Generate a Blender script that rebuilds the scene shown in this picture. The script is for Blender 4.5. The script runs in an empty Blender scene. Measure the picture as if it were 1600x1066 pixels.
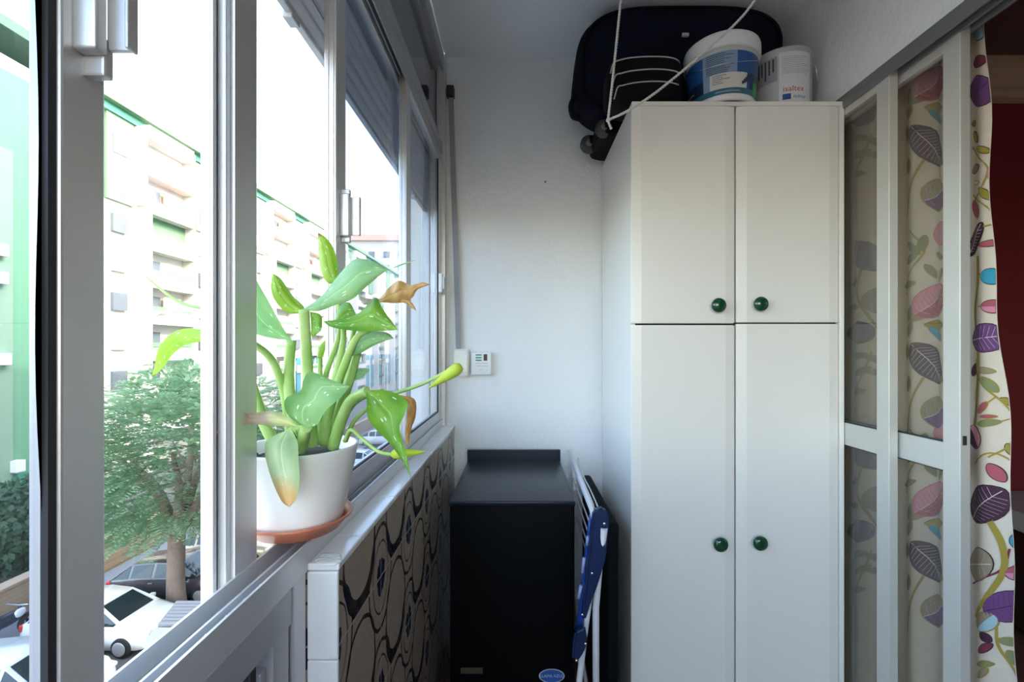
import bpy, bmesh, math, random
from mathutils import Vector, Matrix, noise

C = bpy.context.scene.collection
PI = math.pi
EYE, F, VX, VY = 1.30, 711.0, 810.0, 545.0
YB = 2.0            # inner face of the end wall
GZ = EYE - 9.5      # street level

def H(h):
    return EYE + h

def at(px, py, Y):
    return Vector(((px - VX) * Y / F, Y, EYE + (VY - py) * Y / F))

# ------------------------------------------------------------------ materials
MATS = {}

class NT:
    def __init__(s, name):
        s.m = bpy.data.materials.new(name)
        s.m.use_nodes = True
        s.t = s.m.node_tree
        s.t.nodes.clear()
        s.out = s.n('ShaderNodeOutputMaterial')
    def n(s, typ, **kw):
        d = s.t.nodes.new(typ)
        for k, v in kw.items():
            setattr(d, k, v)
        return d
    def put(s, sock, v):
        if hasattr(v, 'is_output') or isinstance(v, bpy.types.NodeSocket):
            s.t.links.new(v, sock)
        else:
            sock.default_value = v
    def math(s, op, a, b=None, c=None):
        d = s.n('ShaderNodeMath', operation=op)
        s.put(d.inputs[0], a)
        if b is not None: s.put(d.inputs[1], b)
        if c is not None: s.put(d.inputs[2], c)
        return d.outputs[0]
    def mix(s, fac, a, b):
        d = s.n('ShaderNodeMix', data_type='RGBA')
        s.put(d.inputs['Factor'], fac)
        s.put(d.inputs[6], a if not isinstance(a, tuple) else col(a))
        s.put(d.inputs[7], b if not isinstance(b, tuple) else col(b))
        return d.outputs[2]
    def ramp(s, fac, stops, interp='LINEAR'):
        d = s.n('ShaderNodeValToRGB')
        d.color_ramp.interpolation = interp
        els = d.color_ramp.elements
        while len(els) > 1: els.remove(els[-1])
        els[0].position = stops[0][0]; els[0].color = col(stops[0][1])
        for p, c in stops[1:]:
            e = els.new(p); e.color = col(c)
        s.put(d.inputs[0], fac)
        return d.outputs[0]
    def noise(s, scale, detail=3, vec=None, rough=0.5):
        d = s.n('ShaderNodeTexNoise')
        d.inputs['Scale'].default_value = scale
        d.inputs['Detail'].default_value = detail
        d.inputs['Roughness'].default_value = rough
        s.put(d.inputs['Vector'], vec if vec is not None else s.obj())
        return d.outputs['Fac']
    def obj(s):
        return s.n('ShaderNodeTexCoord').outputs['Object']
    def uv(s):
        return s.n('ShaderNodeTexCoord').outputs['UV']
    def bump(s, h, strength=0.2, dist=0.002):
        d = s.n('ShaderNodeBump')
        d.inputs['Strength'].default_value = strength
        d.inputs['Distance'].default_value = dist
        s.put(d.inputs['Height'], h)
        return d.outputs[0]
    def pbr(s, color, rough=0.5, metal=0.0, normal=None, spec=0.5, coat=0.0):
        d = s.n('ShaderNodeBsdfPrincipled')
        s.put(d.inputs['Base Color'], col(color) if isinstance(color, tuple) else color)
        s.put(d.inputs['Roughness'], rough)
        s.put(d.inputs['Metallic'], metal)
        d.inputs['Specular IOR Level'].default_value = spec
        d.inputs['Coat Weight'].default_value = coat
        if normal is not None: s.put(d.inputs['Normal'], normal)
        return d.outputs[0]
    def done(s, sh):
        s.t.links.new(sh, s.out.inputs['Surface'])
        return s.m

def col(c):
    return (c[0], c[1], c[2], 1.0) if len(c) == 3 else c

def srgb(r, g, b):
    f = lambda v: (v / 255 / 12.92) if v / 255 <= .04045 else ((v / 255 + .055) / 1.055) ** 2.4
    return (f(r), f(g), f(b))

def plain(name, color, rough=0.5, metal=0.0, var=0.06, vscale=6, bscale=0, bstr=0.15, bdist=0.001, spec=0.5, coat=0.0):
    if name in MATS: return MATS[name]
    t = NT(name)
    nz = t.noise(vscale, 3)
    a = tuple(max(0, c * (1 - var)) for c in color); b = tuple(min(1, c * (1 + var)) for c in color)
    cc = t.mix(nz, a, b)
    nrm = t.bump(t.noise(bscale, 4), bstr, bdist) if bscale else None
    MATS[name] = t.done(t.pbr(cc, rough, metal, nrm, spec, coat))
    return MATS[name]

def glass(name, tint, ior=1.45, rough=0.0, gl=(1, 1, 1), trans=None, tfac=0.0):
    t = NT(name)
    tr = t.n('ShaderNodeBsdfTransparent'); tr.inputs['Color'].default_value = col(tint)
    src = tr.outputs[0]
    if trans:
        di = t.n('ShaderNodeBsdfTranslucent'); di.inputs['Color'].default_value = col(trans)
        df = t.n('ShaderNodeBsdfDiffuse'); df.inputs['Color'].default_value = col(trans)
        m0 = t.n('ShaderNodeMixShader'); m0.inputs[0].default_value = .7
        t.t.links.new(di.outputs[0], m0.inputs[1]); t.t.links.new(df.outputs[0], m0.inputs[2])
        m1 = t.n('ShaderNodeMixShader'); m1.inputs[0].default_value = tfac
        t.t.links.new(src, m1.inputs[1]); t.t.links.new(m0.outputs[0], m1.inputs[2])
        src = m1.outputs[0]
    g = t.n('ShaderNodeBsdfGlossy'); g.inputs['Color'].default_value = col(gl); g.inputs['Roughness'].default_value = rough
    fr = t.n('ShaderNodeFresnel'); ge = t.n('ShaderNodeNewGeometry')      # same reflectance on both faces of a thin pane
    t.put(fr.inputs['IOR'], t.math('ADD', t.math('MULTIPLY', ge.outputs['Backfacing'], 1 / ior - ior), ior))
    mx = t.n('ShaderNodeMixShader')
    t.t.links.new(fr.outputs[0], mx.inputs[0]); t.t.links.new(src, mx.inputs[1]); t.t.links.new(g.outputs[0], mx.inputs[2])
    MATS[name] = t.done(mx.outputs[0])
    return MATS[name]

# ------------------------------------------------------------------ mesh builder
def frames(pts):
    n = len(pts); T = []
    for i in range(n):
        a = pts[max(i - 1, 0)]; b = pts[min(i + 1, n - 1)]
        d = (b - a)
        T.append(d.normalized() if d.length > 1e-9 else Vector((0, 0, 1)))
    ref = Vector((0, 0, 1)) if abs(T[0].z) < .9 else Vector((1, 0, 0))
    N = [(ref - T[0] * ref.dot(T[0])).normalized()]
    for i in range(1, n):
        v = N[-1] - T[i] * N[-1].dot(T[i])
        N.append(v.normalized() if v.length > 1e-9 else N[-1])
    return T, N, [t.cross(k) for t, k in zip(T, N)]

def smoothpath(ctrl, per=6):
    ctrl = [Vector(c) for c in ctrl]
    if len(ctrl) < 3: per = max(per, 2)
    P = [ctrl[0] * 2 - ctrl[1]] + ctrl + [ctrl[-1] * 2 - ctrl[-2]]
    out = []
    for i in range(1, len(P) - 2):
        p0, p1, p2, p3 = P[i - 1:i + 3]
        for k in range(per):
            t = k / per
            out.append(0.5 * ((2 * p1) + (p2 - p0) * t + (2 * p0 - 5 * p1 + 4 * p2 - p3) * t * t + (3 * p1 - p0 - 3 * p2 + p3) * t ** 3))
    out.append(ctrl[-1].copy())
    return out

def lerplist(vals, n):
    out = []
    for i in range(n):
        f = i / (n - 1) * (len(vals) - 1); k = min(int(f), len(vals) - 2); t = f - k
        out.append(vals[k] * (1 - t) + vals[k + 1] * t)
    return out

class MB:
    def __init__(s):
        s.bm = bmesh.new(); s.mi = 0; s.uvl = s.bm.loops.layers.uv.new('UVMap')
    def face(s, vs, smooth=False, uvs=None):
        try: f = s.bm.faces.new(vs)
        except ValueError: return None
        f.material_index = s.mi; f.smooth = smooth
        if uvs:
            for l, u in zip(f.loops, uvs): l[s.uvl].uv = u
        return f
    def v(s, p): return s.bm.verts.new(p)
    def poly(s, pts, smooth=False): return s.face([s.v(p) for p in pts], smooth)
    def hexa(s, p, bev=0.0, seg=2):
        """p: 8 points, bottom ring 0-3 and top ring 4-7"""
        b = bmesh.new()
        vs = [b.verts.new(q) for q in p]
        for f in ((3, 2, 1, 0), (4, 5, 6, 7), (0, 1, 5, 4), (1, 2, 6, 5), (2, 3, 7, 6), (3, 0, 4, 7)):
            b.faces.new([vs[i] for i in f])
        b.normal_update()
        if bev > 0:
            bmesh.ops.bevel(b, geom=list(b.edges), offset=bev, segments=seg, profile=.5, affect='EDGES', clamp_overlap=True)
        s.merge(b, seg > 2 and bev > 0)
    def merge(s, b, smooth=False):
        b.verts.index_update()
        m = [s.bm.verts.new(v.co) for v in b.verts]
        for f in b.faces:
            s.face([m[v.index] for v in f.verts], smooth or f.smooth)
        b.free()
    def box(s, x0, x1, y0, y1, z0, z1, bev=0.0, seg=2):
        s.hexa([(x0, y0, z0), (x1, y0, z0), (x1, y1, z0), (x0, y1, z0), (x0, y0, z1), (x1, y0, z1), (x1, y1, z1), (x0, y1, z1)], bev, seg)
    def obox(s, c, size, M=Matrix.Identity(3), bev=0.0, seg=2):
        c = Vector(c); a, b, d = (v / 2 for v in size)
        s.hexa([c + M @ Vector(q) for q in ((-a, -b, -d), (a, -b, -d), (a, b, -d), (-a, b, -d), (-a, -b, d), (a, -b, d), (a, b, d), (-a, b, d))], bev, seg)
    def tube(s, pts, r, n=8, smooth=True, squash=1.0):
        pts = [Vector(p) for p in pts]
        rs = r if isinstance(r, (list, tuple)) else [r] * len(pts)
        if len(rs) != len(pts): rs = lerplist(list(rs), len(pts))
        T, N, B = frames(pts)
        rings = []
        for p, nn, bb, rr in zip(pts, N, B, rs):
            rings.append([s.v(p + nn * rr * math.cos(2 * PI * k / n) + bb * rr * squash * math.sin(2 * PI * k / n)) for k in range(n)])
        for i in range(len(rings) - 1):
            for k in range(n):
                s.face([rings[i][k], rings[i][(k + 1) % n], rings[i + 1][(k + 1) % n], rings[i + 1][k]], smooth)
        s.face(list(reversed(rings[0]))); s.face(rings[-1])
    def lathe(s, prof, c, n=32, M=Matrix.Identity(3), smooth=True, sx=1.0):
        """prof (r, z) up the axis"""
        c = Vector(c); rings = []
        for r, z in prof:
            if r < 1e-6: rings.append([s.v(c + M @ Vector((0, 0, z)))])
            else: rings.append([s.v(c + M @ Vector((r * math.cos(2 * PI * k / n) * sx, r * math.sin(2 * PI * k / n), z))) for k in range(n)])
        for a, b in zip(rings, rings[1:]):
            for k in range(n):
                q = [a[k % len(a)], a[(k + 1) % len(a)], b[(k + 1) % len(b)], b[k % len(b)]]
                u = []
                for w in q:
                    if w not in u: u.append(w)
                if len(u) > 2: s.face(u, smooth)
    def prism(s, poly, a0, a1, axis='y', smooth=False):
        """poly of 2-D points; axis y: (x,z); axis z: (x,y); axis x: (y,z)"""
        mp = {'y': lambda p, a: (p[0], a, p[1]), 'z': lambda p, a: (p[0], p[1], a), 'x': lambda p, a: (a, p[0], p[1])}[axis]
        A = [s.v(mp(p, a0)) for p in poly]; B = [s.v(mp(p, a1)) for p in poly]
        n = len(poly)
        for i in range(n): s.face([A[i], A[(i + 1) % n], B[(i + 1) % n], B[i]], smooth)
        s.face(list(reversed(A))); s.face(B)
    def grid(s, fn, nu, nv, smooth=True, wrap=False):
        V = [[s.v(fn(i / (nu - 1), j / (nv - 1))) for i in range(nu - (1 if wrap else 0))] for j in range(nv)]
        m = len(V[0])
        for j in range(nv - 1):
            for i in range(nu - 1):
                i2 = (i + 1) % m
                s.face([V[j][i], V[j][i2], V[j + 1][i2], V[j + 1][i]], smooth,
                       [(i / (nu - 1), j / (nv - 1)), ((i + 1) / (nu - 1), j / (nv - 1)), ((i + 1) / (nu - 1), (j + 1) / (nv - 1)), (i / (nu - 1), (j + 1) / (nv - 1))])
    def superell(s, c, abc, e=4.0, nu=40, nv=24, wob=0.0, seed=0):
        c = Vector(c); p = 2.0 / e
        sg = lambda x: math.copysign(abs(x) ** p, x)
        def fn(u, v):
            th = u * 2 * PI; ph = (v - .5) * PI
            q = Vector((abc[0] * sg(math.cos(ph)) * sg(math.cos(th)), abc[1] * sg(math.cos(ph)) * sg(math.sin(th)), abc[2] * sg(math.sin(ph))))
            if wob: q *= 1 + wob * noise.noise(q * 7 + Vector((seed, 0, 0)))
            return c + q
        s.grid(fn, nu, nv, True, True)
    def build(s, name, mats, parent=None, recalc=True):
        if recalc: bmesh.ops.recalc_face_normals(s.bm, faces=list(s.bm.faces))
        off = Vector((0, 0, 0)); p = parent
        while p is not None: off += Vector(p.location); p = p.parent
        for v in s.bm.verts: v.co -= off
        me = bpy.data.meshes.new(name); s.bm.to_mesh(me); s.bm.free()
        for m in (mats if isinstance(mats, (list, tuple)) else [mats]): me.materials.append(m)
        o = bpy.data.objects.new(name, me); C.objects.link(o)
        if parent is not None: o.parent = parent
        return o

def tag(o, label=None, cat=None, group=None, kind=None):
    if label: o['label'] = label
    if cat: o['category'] = cat
    if group: o['group'] = group
    if kind: o['kind'] = kind
    return o

def thing(name, label, cat, loc=(0, 0, 0), group=None, kind=None):
    o = bpy.data.objects.new(name, None); C.objects.link(o); o.location = loc; o.empty_display_size = .05
    return tag(o, label, cat, group, kind)

def struct(name, mb, mat, label, cat):
    return tag(mb.build(name, mat), label, cat, kind='structure')

def copy_tree(o, parent=None):
    c = o.copy(); C.objects.link(c); c.parent = parent
    for ch in list(o.children): copy_tree(ch, c)
    return c

def text2d(s, size):
    cu = bpy.data.curves.new('text', 'FONT'); cu.body = s; cu.size = size; cu.align_x = 'CENTER'; cu.align_y = 'CENTER'; cu.resolution_u = 2
    ob = bpy.data.objects.new('text', cu); C.objects.link(ob)
    dg = bpy.context.evaluated_depsgraph_get(); ev = ob.evaluated_get(dg); me = ev.to_mesh()
    V = [(v.co.x, v.co.y) for v in me.vertices]; Fs = [list(p.vertices) for p in me.polygons]
    ev.to_mesh_clear(); bpy.data.objects.remove(ob); bpy.data.curves.remove(cu)
    return V, Fs

def put_text(mb, s, size, fn):
    V, Fs = text2d(s, size)
    vs = [mb.v(fn(x, y)) for x, y in V]
    for f in Fs: mb.face([vs[i] for i in f])

# ------------------------------------------------------------------ materials used
def plaster(name, base, dirt, bs=0.6):
    t = NT(name)
    big = t.noise(2.2, 4); fine = t.noise(95, 4, rough=.6); spots = t.noise(9, 5, rough=.65)
    c = t.mix(t.ramp(big, [(.3, (0, 0, 0)), (.75, (1, 1, 1))]), tuple(v * .95 for v in base), base)
    c = t.mix(t.ramp(spots, [(.70, (0, 0, 0)), (.80, (.5, .5, .5))]), c, dirt)
    h = t.math('ADD', fine, t.math('MULTIPLY', t.noise(28, 3), 1.2))
    return t.done(t.pbr(c, .85, 0, t.bump(h, bs, .004), .25))

M_wall = plaster('white_plaster', (.80, .80, .79), (.5, .5, .48))
M_ceil = plaster('ceiling_plaster', (.84, .84, .83), (.5, .49, .47), .2)
M_alu = plain('aluminium_frame', (.62, .62, .63), .38, .55, .05, 14, 220, .05)
M_alud = plain('aluminium_shaded_profile', (.42, .42, .44), .42, .5, .05, 14)  # darker copy of the frame aluminium, its shade put into the colour
M_alur = plain('aluminium_door', (.60, .58, .52), .45, .3, .06, 9, 260, .05)
M_gasket = plain('black_rubber', (.015, .016, .02), .6)
M_glassA = glass('window_glass', (.70, .75, .82))
M_glassT = glass('transom_glass', (.70, .72, .75), 1.5)
M_glassD = glass('door_glass', (.93, .92, .89), 1.45, .02, trans=(.6, .6, .57), tfac=.02)
M_tilew = plain('white_glazed_tile', (.80, .80, .80), .12, 0, .04, 20, 60, .05)
M_grout = plain('tile_grout', (.25, .25, .25), .9)
M_cab = plain('ivory_laminate', (.80, .76, .69), .32, 0, .015, 3, 350, .03)
M_gap = plain('dark_seam', (.02, .02, .02), .8)
M_knob = plain('green_enamel', (.006, .05, .022), .12, 0, .05, 6, coat=.4)
M_black = plain('black_metal', (.002, .0025, .003), .5, 0, .2, 9, 120, .05, spec=.08)
M_blacktop = plain('black_top_painted_sheen', (.006, .011, .020), .3, 0, .25, 9, 120, .05, spec=.35)  # bluish sheen on the heater top is tinted into this colour
M_bluep = plain('blue_plastic', (.015, .06, .32), .3, 0, .1)
M_bluepd = plain('navy_plastic', (.006, .018, .07), .35, 0, .1)
M_white = plain('white_plastic', (.72, .72, .70), .35, 0, .03)
M_whitem = plain('white_coated_tube', (.66, .66, .68), .3, 0, .03)
M_cream = plain('cream_plastic', (.82, .77, .66), .35, 0, .03)
M_grey = plain('grey_strap', (.30, .31, .33), .8, 0, .1, 60)
M_chrome = plain('chrome', (.8, .8, .8), .15, 1.0)
M_navy = plain('navy_nylon', (.0035, .005, .014), .8, 0, .3, 14, 180, .35, .002, spec=.15)
M_blackn = plain('black_nylon', (.003, .003, .004), .75, 0, .3, 14, 180, .35, .002, spec=.15)
M_pipe = plain('white_piping', (.45, .45, .45), .5)
M_rub = plain('grey_rubber_wheel', (.05, .05, .05), .6)
M_pot = plain('white_ceramic_pot', (.84, .84, .84), .22, 0, .02, 6)
M_terra = plain('terracotta_plastic', (.50, .16, .085), .35, 0, .08, 12)
M_soil = plain('potting_soil', (.03, .02, .012), .95, 0, .5, 60, 120, .8, .006)
M_rope = plain('white_rope', (.66, .65, .62), .7, 0, .05, 80)
M_floor = plain('terracotta_floor', (.16, .075, .05), .5, 0, .2, 3)
M_red = plain('dark_red_paint', (.17, .012, .014), .7, 0, .08, 3, 90, .1)
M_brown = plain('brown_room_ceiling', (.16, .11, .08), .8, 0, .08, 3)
M_corn = plain('cream_cornice', (.45, .36, .25), .6, 0, .05, 4)
M_paint = plain('outer_render', (.75, .72, .66), .85, 0, .05, 2)

def tile_pattern():
    t = NT('patterned_wall_tile')
    sep = t.n('ShaderNodeSeparateXYZ'); t.put(sep.inputs[0], t.obj())
    P = .235
    u0 = t.math('DIVIDE', t.math('SUBTRACT', sep.outputs[1], .93), P)
    v0 = t.math('DIVIDE', t.math('SUBTRACT', sep.outputs[2], H(-.70)), P)
    wa = t.math('MULTIPLY', t.math('SUBTRACT', t.noise(16, 1), .5), .05)
    u = t.math('ADD', u0, wa); v = t.math('ADD', v0, wa)
    def cell(x, o):   # signed distance to the nearest lattice line
        return t.math('SUBTRACT', t.math('FRACT', t.math('ADD', x, .5 + o)), .5)
    def dist(a, b):
        return t.math('SQRT', t.math('ADD', t.math('MULTIPLY', a, a), t.math('MULTIPLY', b, b)))
    def band(d, lo, hi):
        return t.math('MULTIPLY', t.math('GREATER_THAN', d, lo), t.math('LESS_THAN', d, hi))
    mx = lambda *a: a[0] if len(a) == 1 else t.math('MAXIMUM', a[0], mx(*a[1:]))
    cu, cv = cell(u, 0), cell(v, 0)
    eu, ev = cell(u, .5), cell(v, .5)
    d1 = dist(t.math('MULTIPLY', cu, 1.12), t.math('MULTIPLY', cv, .80))     # flowers on the tile corners
    d2 = dist(t.math('MULTIPLY', eu, 1.0), t.math('MULTIPLY', ev, .80))      # plain ovals between them
    th2 = t.math('ADD', .345, t.math('MULTIPLY', t.math('MAXIMUM', t.math('MULTIPLY', ev, -1.0), 0), .16))   # outline swells at the foot
    line = mx(band(d1, .335, .365), band(d1, .235, .25), t.math('MULTIPLY', t.math('GREATER_THAN', d2, .318), t.math('LESS_THAN', d2, th2)))
    petal = t.math('LESS_THAN', d1, t.math('ADD', .085, t.math('MULTIPLY', t.noise(60, 1), .09)))
    base = t.mix(t.noise(130, 3), (.74, .61, .48), (.86, .73, .58))
    blob = t.noise(36, 2)
    ink = t.mix(t.ramp(blob, [(.45, (0, 0, 0)), (.6, (1, 1, 1))]), (.008, .013, .034), (.05, .038, .03))
    c = t.mix(line, base, ink)
    c = t.mix(petal, c, (.008, .014, .05))
    gr = mx(t.math('LESS_THAN', t.math('ABSOLUTE', cell(u0, 0)), .005), t.math('LESS_THAN', t.math('ABSOLUTE', cell(v0, 0)), .007))
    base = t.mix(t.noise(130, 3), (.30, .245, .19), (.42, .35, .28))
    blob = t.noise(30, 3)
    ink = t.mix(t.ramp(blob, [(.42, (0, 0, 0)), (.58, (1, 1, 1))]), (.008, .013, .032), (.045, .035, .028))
    c = t.mix(line, base, ink)
    c = t.mix(petal, c, (.008, .014, .045))
    c = t.mix(gr, c, (.45, .42, .38))
    return t.done(t.pbr(c, .28, 0, t.bump(t.noise(150, 2), .05, .001)))
M_tilep = tile_pattern()

def leaf_mat(name, dark, light, spots=1.0, tip=None, tipstart=.7, transl=.45):
    t = NT(name)
    uv = t.uv(); sep = t.n('ShaderNodeSeparateXYZ'); t.put(sep.inputs[0], uv)
    mp = t.n('ShaderNodeMapping'); mp.inputs['Scale'].default_value = (9, 5, 1); t.put(mp.inputs[0], uv)
    c = t.mix(t.ramp(t.noise(22, 3), [(.3, (0, 0, 0)), (.7, (1, 1, 1))]), dark, light)
    mid = t.math('ABSOLUTE', t.math('SUBTRACT', sep.outputs[0], .5))
    c = t.mix(t.math('MULTIPLY', t.math('LESS_THAN', mid, .02), .35), c, tuple(min(1, v * 1.6 + .05) for v in light))
    wv = t.n('ShaderNodeTexWave'); wv.inputs['Scale'].default_value = 5; wv.inputs['Distortion'].default_value = 1.5
    mp2 = t.n('ShaderNodeMapping'); mp2.inputs['Rotation'].default_value = (0, 0, .7); mp2.inputs['Scale'].default_value = (2, 4, 1); t.put(mp2.inputs[0], uv); t.put(wv.inputs['Vector'], mp2.outputs[0])
    c = t.mix(t.math('MULTIPLY', wv.outputs['Fac'], .16), c, tuple(min(1, v * 1.3) for v in light))
    if spots:
        vo = t.n('ShaderNodeTexVoronoi'); vo.inputs['Scale'].default_value = 2.3; vo.inputs['Randomness'].default_value = 1
        mp3 = t.n('ShaderNodeMapping'); mp3.inputs['Scale'].default_value = (4.2, 3.0, 1); mp3.inputs['Rotation'].default_value = (0, 0, .5); t.put(mp3.inputs[0], uv)
        t.put(vo.inputs['Vector'], mp3.outputs[0])
        sp = t.math('LESS_THAN', vo.outputs['Distance'], .19 * spots)
        c = t.mix(sp, c, (.85, .90, .78))
    if tip:
        k = t.math('ADD', sep.outputs[1], t.math('MULTIPLY', t.math('SUBTRACT', t.noise(30, 2), .5), .3))
        c = t.mix(t.ramp(k, [(tipstart, (0, 0, 0)), (min(1, tipstart + .2), (1, 1, 1))]), c, tip)
    nrm = t.bump(wv.outputs['Fac'], .15, .002)
    s1 = t.pbr(c, .38, 0, nrm, .5)
    tr = t.n('ShaderNodeBsdfTranslucent'); t.put(tr.inputs['Color'], c)
    m = t.n('ShaderNodeMixShader'); m.inputs[0].default_value = transl
    t.t.links.new(s1, m.inputs[1]); t.t.links.new(tr.outputs[0], m.inputs[2])
    MATS[name] = t.done(m.outputs[0])
    return MATS[name]

L_green = leaf_mat('leaf_green', (.08, .28, .03), (.26, .50, .06), 1.0)
L_teal = leaf_mat('leaf_cool_green', (.17, .38, .13), (.32, .56, .24), .9)
L_lime = leaf_mat('leaf_lime', (.20, .40, .03), (.36, .55, .06), .9, (.25, .14, .06), .93)
L_pale = leaf_mat('leaf_pale_with_brown_tip', (.30, .48, .24), (.55, .66, .42), .5, (.66, .42, .16), .62)
L_dry = leaf_mat('leaf_dried_pink_tan', (.42, .50, .16), (.62, .60, .34), 0, (.85, .66, .56), .22, .6)
L_orange = leaf_mat('spathe_dried_orange', (.62, .34, .10), (.78, .50, .22), 0, (.45, .24, .12), .85, .4)
L_brown = leaf_mat('leaf_dried_brown', (.42, .19, .06), (.62, .32, .10), 0, (.7, .45, .12), .8, .4)
L_pink = leaf_mat('spathe_wilted_beige', (.55, .48, .42), (.70, .62, .55), 0, (.4, .32, .22), .8, .4)
L_bud = leaf_mat('bud_yellow_green', (.45, .60, .04), (.62, .75, .10), 0, (.75, .80, .35), .9, .35)
L_stem = leaf_mat('stem_pale_green', (.30, .52, .12), (.50, .68, .28), 0, None, .7, .25)

# ------------------------------------------------------------------ room shell
ZC = H(1.28)
YN = -1.15
m = MB(); m.box(-.33, 1.06, YN, YB, -.12, 0); struct('floor', m, M_floor, 'terracotta balcony floor', 'floor')
m = MB(); m.box(-.32, 1.20, YN - .1, YB + .1, ZC, ZC + .12); struct('ceiling', m, M_ceil, 'white plaster ceiling of the enclosed balcony', 'ceiling')
m = MB(); m.box(-.42, 1.12, YB, YB + .12, 0, ZC); struct('wall_back', m, M_wall, 'white rough plaster end wall of the balcony', 'wall')
m = MB(); m.box(-.38, 1.12, YN - .12, YN, 0, 1.10); m.box(-.38, 1.12, YN - .12, YN, 2.14, ZC); struct('wall_front', m, M_wall, 'white plaster parapet and lintel around an added opening behind the viewer', 'wall')  # unseen opening, added so daylight reaches the cabinet front
# right wall: soffit above the sliding door, and a pier at the far end
m = MB(); m.box(1.06, 1.18, YN, YB, H(.825), ZC); m.box(1.06, 1.12, 1.94, YB, 0, H(.825));
struct('wall_right', m, M_wall, 'white plaster wall above the sliding door', 'wall')
# left parapet, patterned tile face
m = MB(); m.box(-.378, -.281, .709, YB, 0, H(-.338)); struct('wall_left', m, M_tilep, 'parapet faced with beige tiles with dark blue ovals', 'wall')
# white tile sill (each tile of the course is surface pattern)
m = MB()
ys = [.706, .812, 1.03, 1.25, 1.47, 1.69, 1.91, YB]
for a, b in zip(ys, ys[1:]):
    m.box(-.328, -.2785, a + .0008, b - .0008, H(-.345), H(-.334), .0022)
m.mi = 1; m.box(-.327, -.2795, .709, YB, H(-.3445), H(-.3365))
m.mi = 0
m.box(-.327, -.2795, .704, .711, H(-.482), H(-.346), .002); m.box(-.327, -.2795, .704, .711, H(-.70), H(-.4835), .002); m.box(-.327, -.2795, .704, .711, 0, H(-.7015), .002)
# chipped mortar at the corner
rr = random.Random(3)
for k in range(16):
    m.superell((-.283 - rr.random() * .03, .708 + rr.random() * .028, H(-.334)), (.006 + rr.random() * .008, .005 + rr.random() * .006, .0025), 2.2, 10, 7, .3, k)
struct('trim_1', m, [M_tilew, M_grout], 'white glazed tiles capping the parapet', 'sill tiles')

# ------------------------------------------------------------------ window
win = thing('window_1', 'long aluminium sliding window along the left side', 'window', (-.355, .7, H(-.334)), kind='structure')
m = MB()
prof = [(-.380, H(-.345)), (-.327, H(-.345)), (-.327, H(-.302)), (-.3305, H(-.302)), (-.339, H(-.3135)), (-.339, H(-.326)), (-.3525, H(-.326)), (-.3525, H(-.312)),
        (-.3555, H(-.312)), (-.3555, H(-.326)), (-.3735, H(-.326)), (-.3765, H(-.305)), (-.380, H(-.305))]
m.prism(prof, YN, YB, 'y')
rr = random.Random(5)
for k in range(4):
    m.obox((-.343, .50 + k * .035, H(-.319)), (.003, .006, .009), Matrix.Rotation(.5, 3, 'X'), .0005)
m.build('bottom_track', M_alu, win)
m = MB()
prof = [(-.380, H(.884)), (-.327, H(.884)), (-.327, H(.842)), (-.3325, H(.842)), (-.3325, H(.800)), (-.3365, H(.800)), (-.3365, H(.838)), (-.350, H(.838)), (-.350, H(.812)), (-.3545, H(.812)),
        (-.3545, H(.838)), (-.3655, H(.838)), (-.3655, H(.806)), (-.370, H(.806)), (-.370, H(.838)), (-.376, H(.838)), (-.376, H(.80)), (-.380, H(.80))]
m.prism(prof, YN, YB, 'y')
m.build('head_track', M_alud, win)
m = MB()
m.box(-.380, -.316, YB - .034, YB, H(-.334), ZC, .002)
m.box(-.350, -.335, YB - .06, YB - .034, H(.884), ZC, .002)
m.build('jamb', M_alu, win)
m = MB()
m.box(-.378, -.322, YN, YB - .034, H(1.205), ZC, .003); m.box(-.362, -.342, YN, YB - .034, H(1.185), H(1.205), .001)
m.build('top_rail', M_alud, win)
m = MB(); m.box(-.356, -.351, YN, YB - .034, H(.884), H(1.19)); m.build('transom_pane', M_glassT, win)

def sash(Y0, Y1, xf, side=None, th=.024, stile=.05):
    """sash with its room face at xf; side: +1 handle on the far stile, -1 on the near one"""
    z0, z1 = H(-.318), H(.832); x0 = xf - th
    m = MB()
    for a, b in ((Y0, Y0 + stile), (Y1 - stile, Y1)):
        m.box(x0, xf, a, b, z0, z1, .002, 2)
    m.box(x0 + .001, xf - .001, Y0 + stile, Y1 - stile, z0, z0 + .052, .002); m.box(x0 + .001, xf - .001, Y0 + stile, Y1 - stile, z1 - .034, z1, .002)
    # groove and lip along both stiles
    for yy in (Y0 - .0015, Y1 - .0005):
        m.box(x0 + .004, x0 + .009, yy, yy + .003, z0, z1); m.box(xf - .009, xf - .005, yy, yy + .003, z0, z1)
    o = m.build('sash', M_alu, win)
    m = MB(); m.box(xf - .0125, xf - .0085, Y0 + stile - .004, Y1 - stile + .004, z0 + .048, z1 - .03); m.build('glass', M_glassA, o)
    m = MB()
    for a, b in ((Y0 + stile, Y0 + stile + .006), (Y1 - stile - .006, Y1 - stile)):
        m.box(xf - .0085, xf - .003, a, b, z0 + .05, z1 - .032)
    m.box(xf - .0085, xf - .003, Y0 + stile, Y1 - stile, z0 + .050, z0 + .056)
    m.build('gasket', M_gasket, o)
    return o

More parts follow.
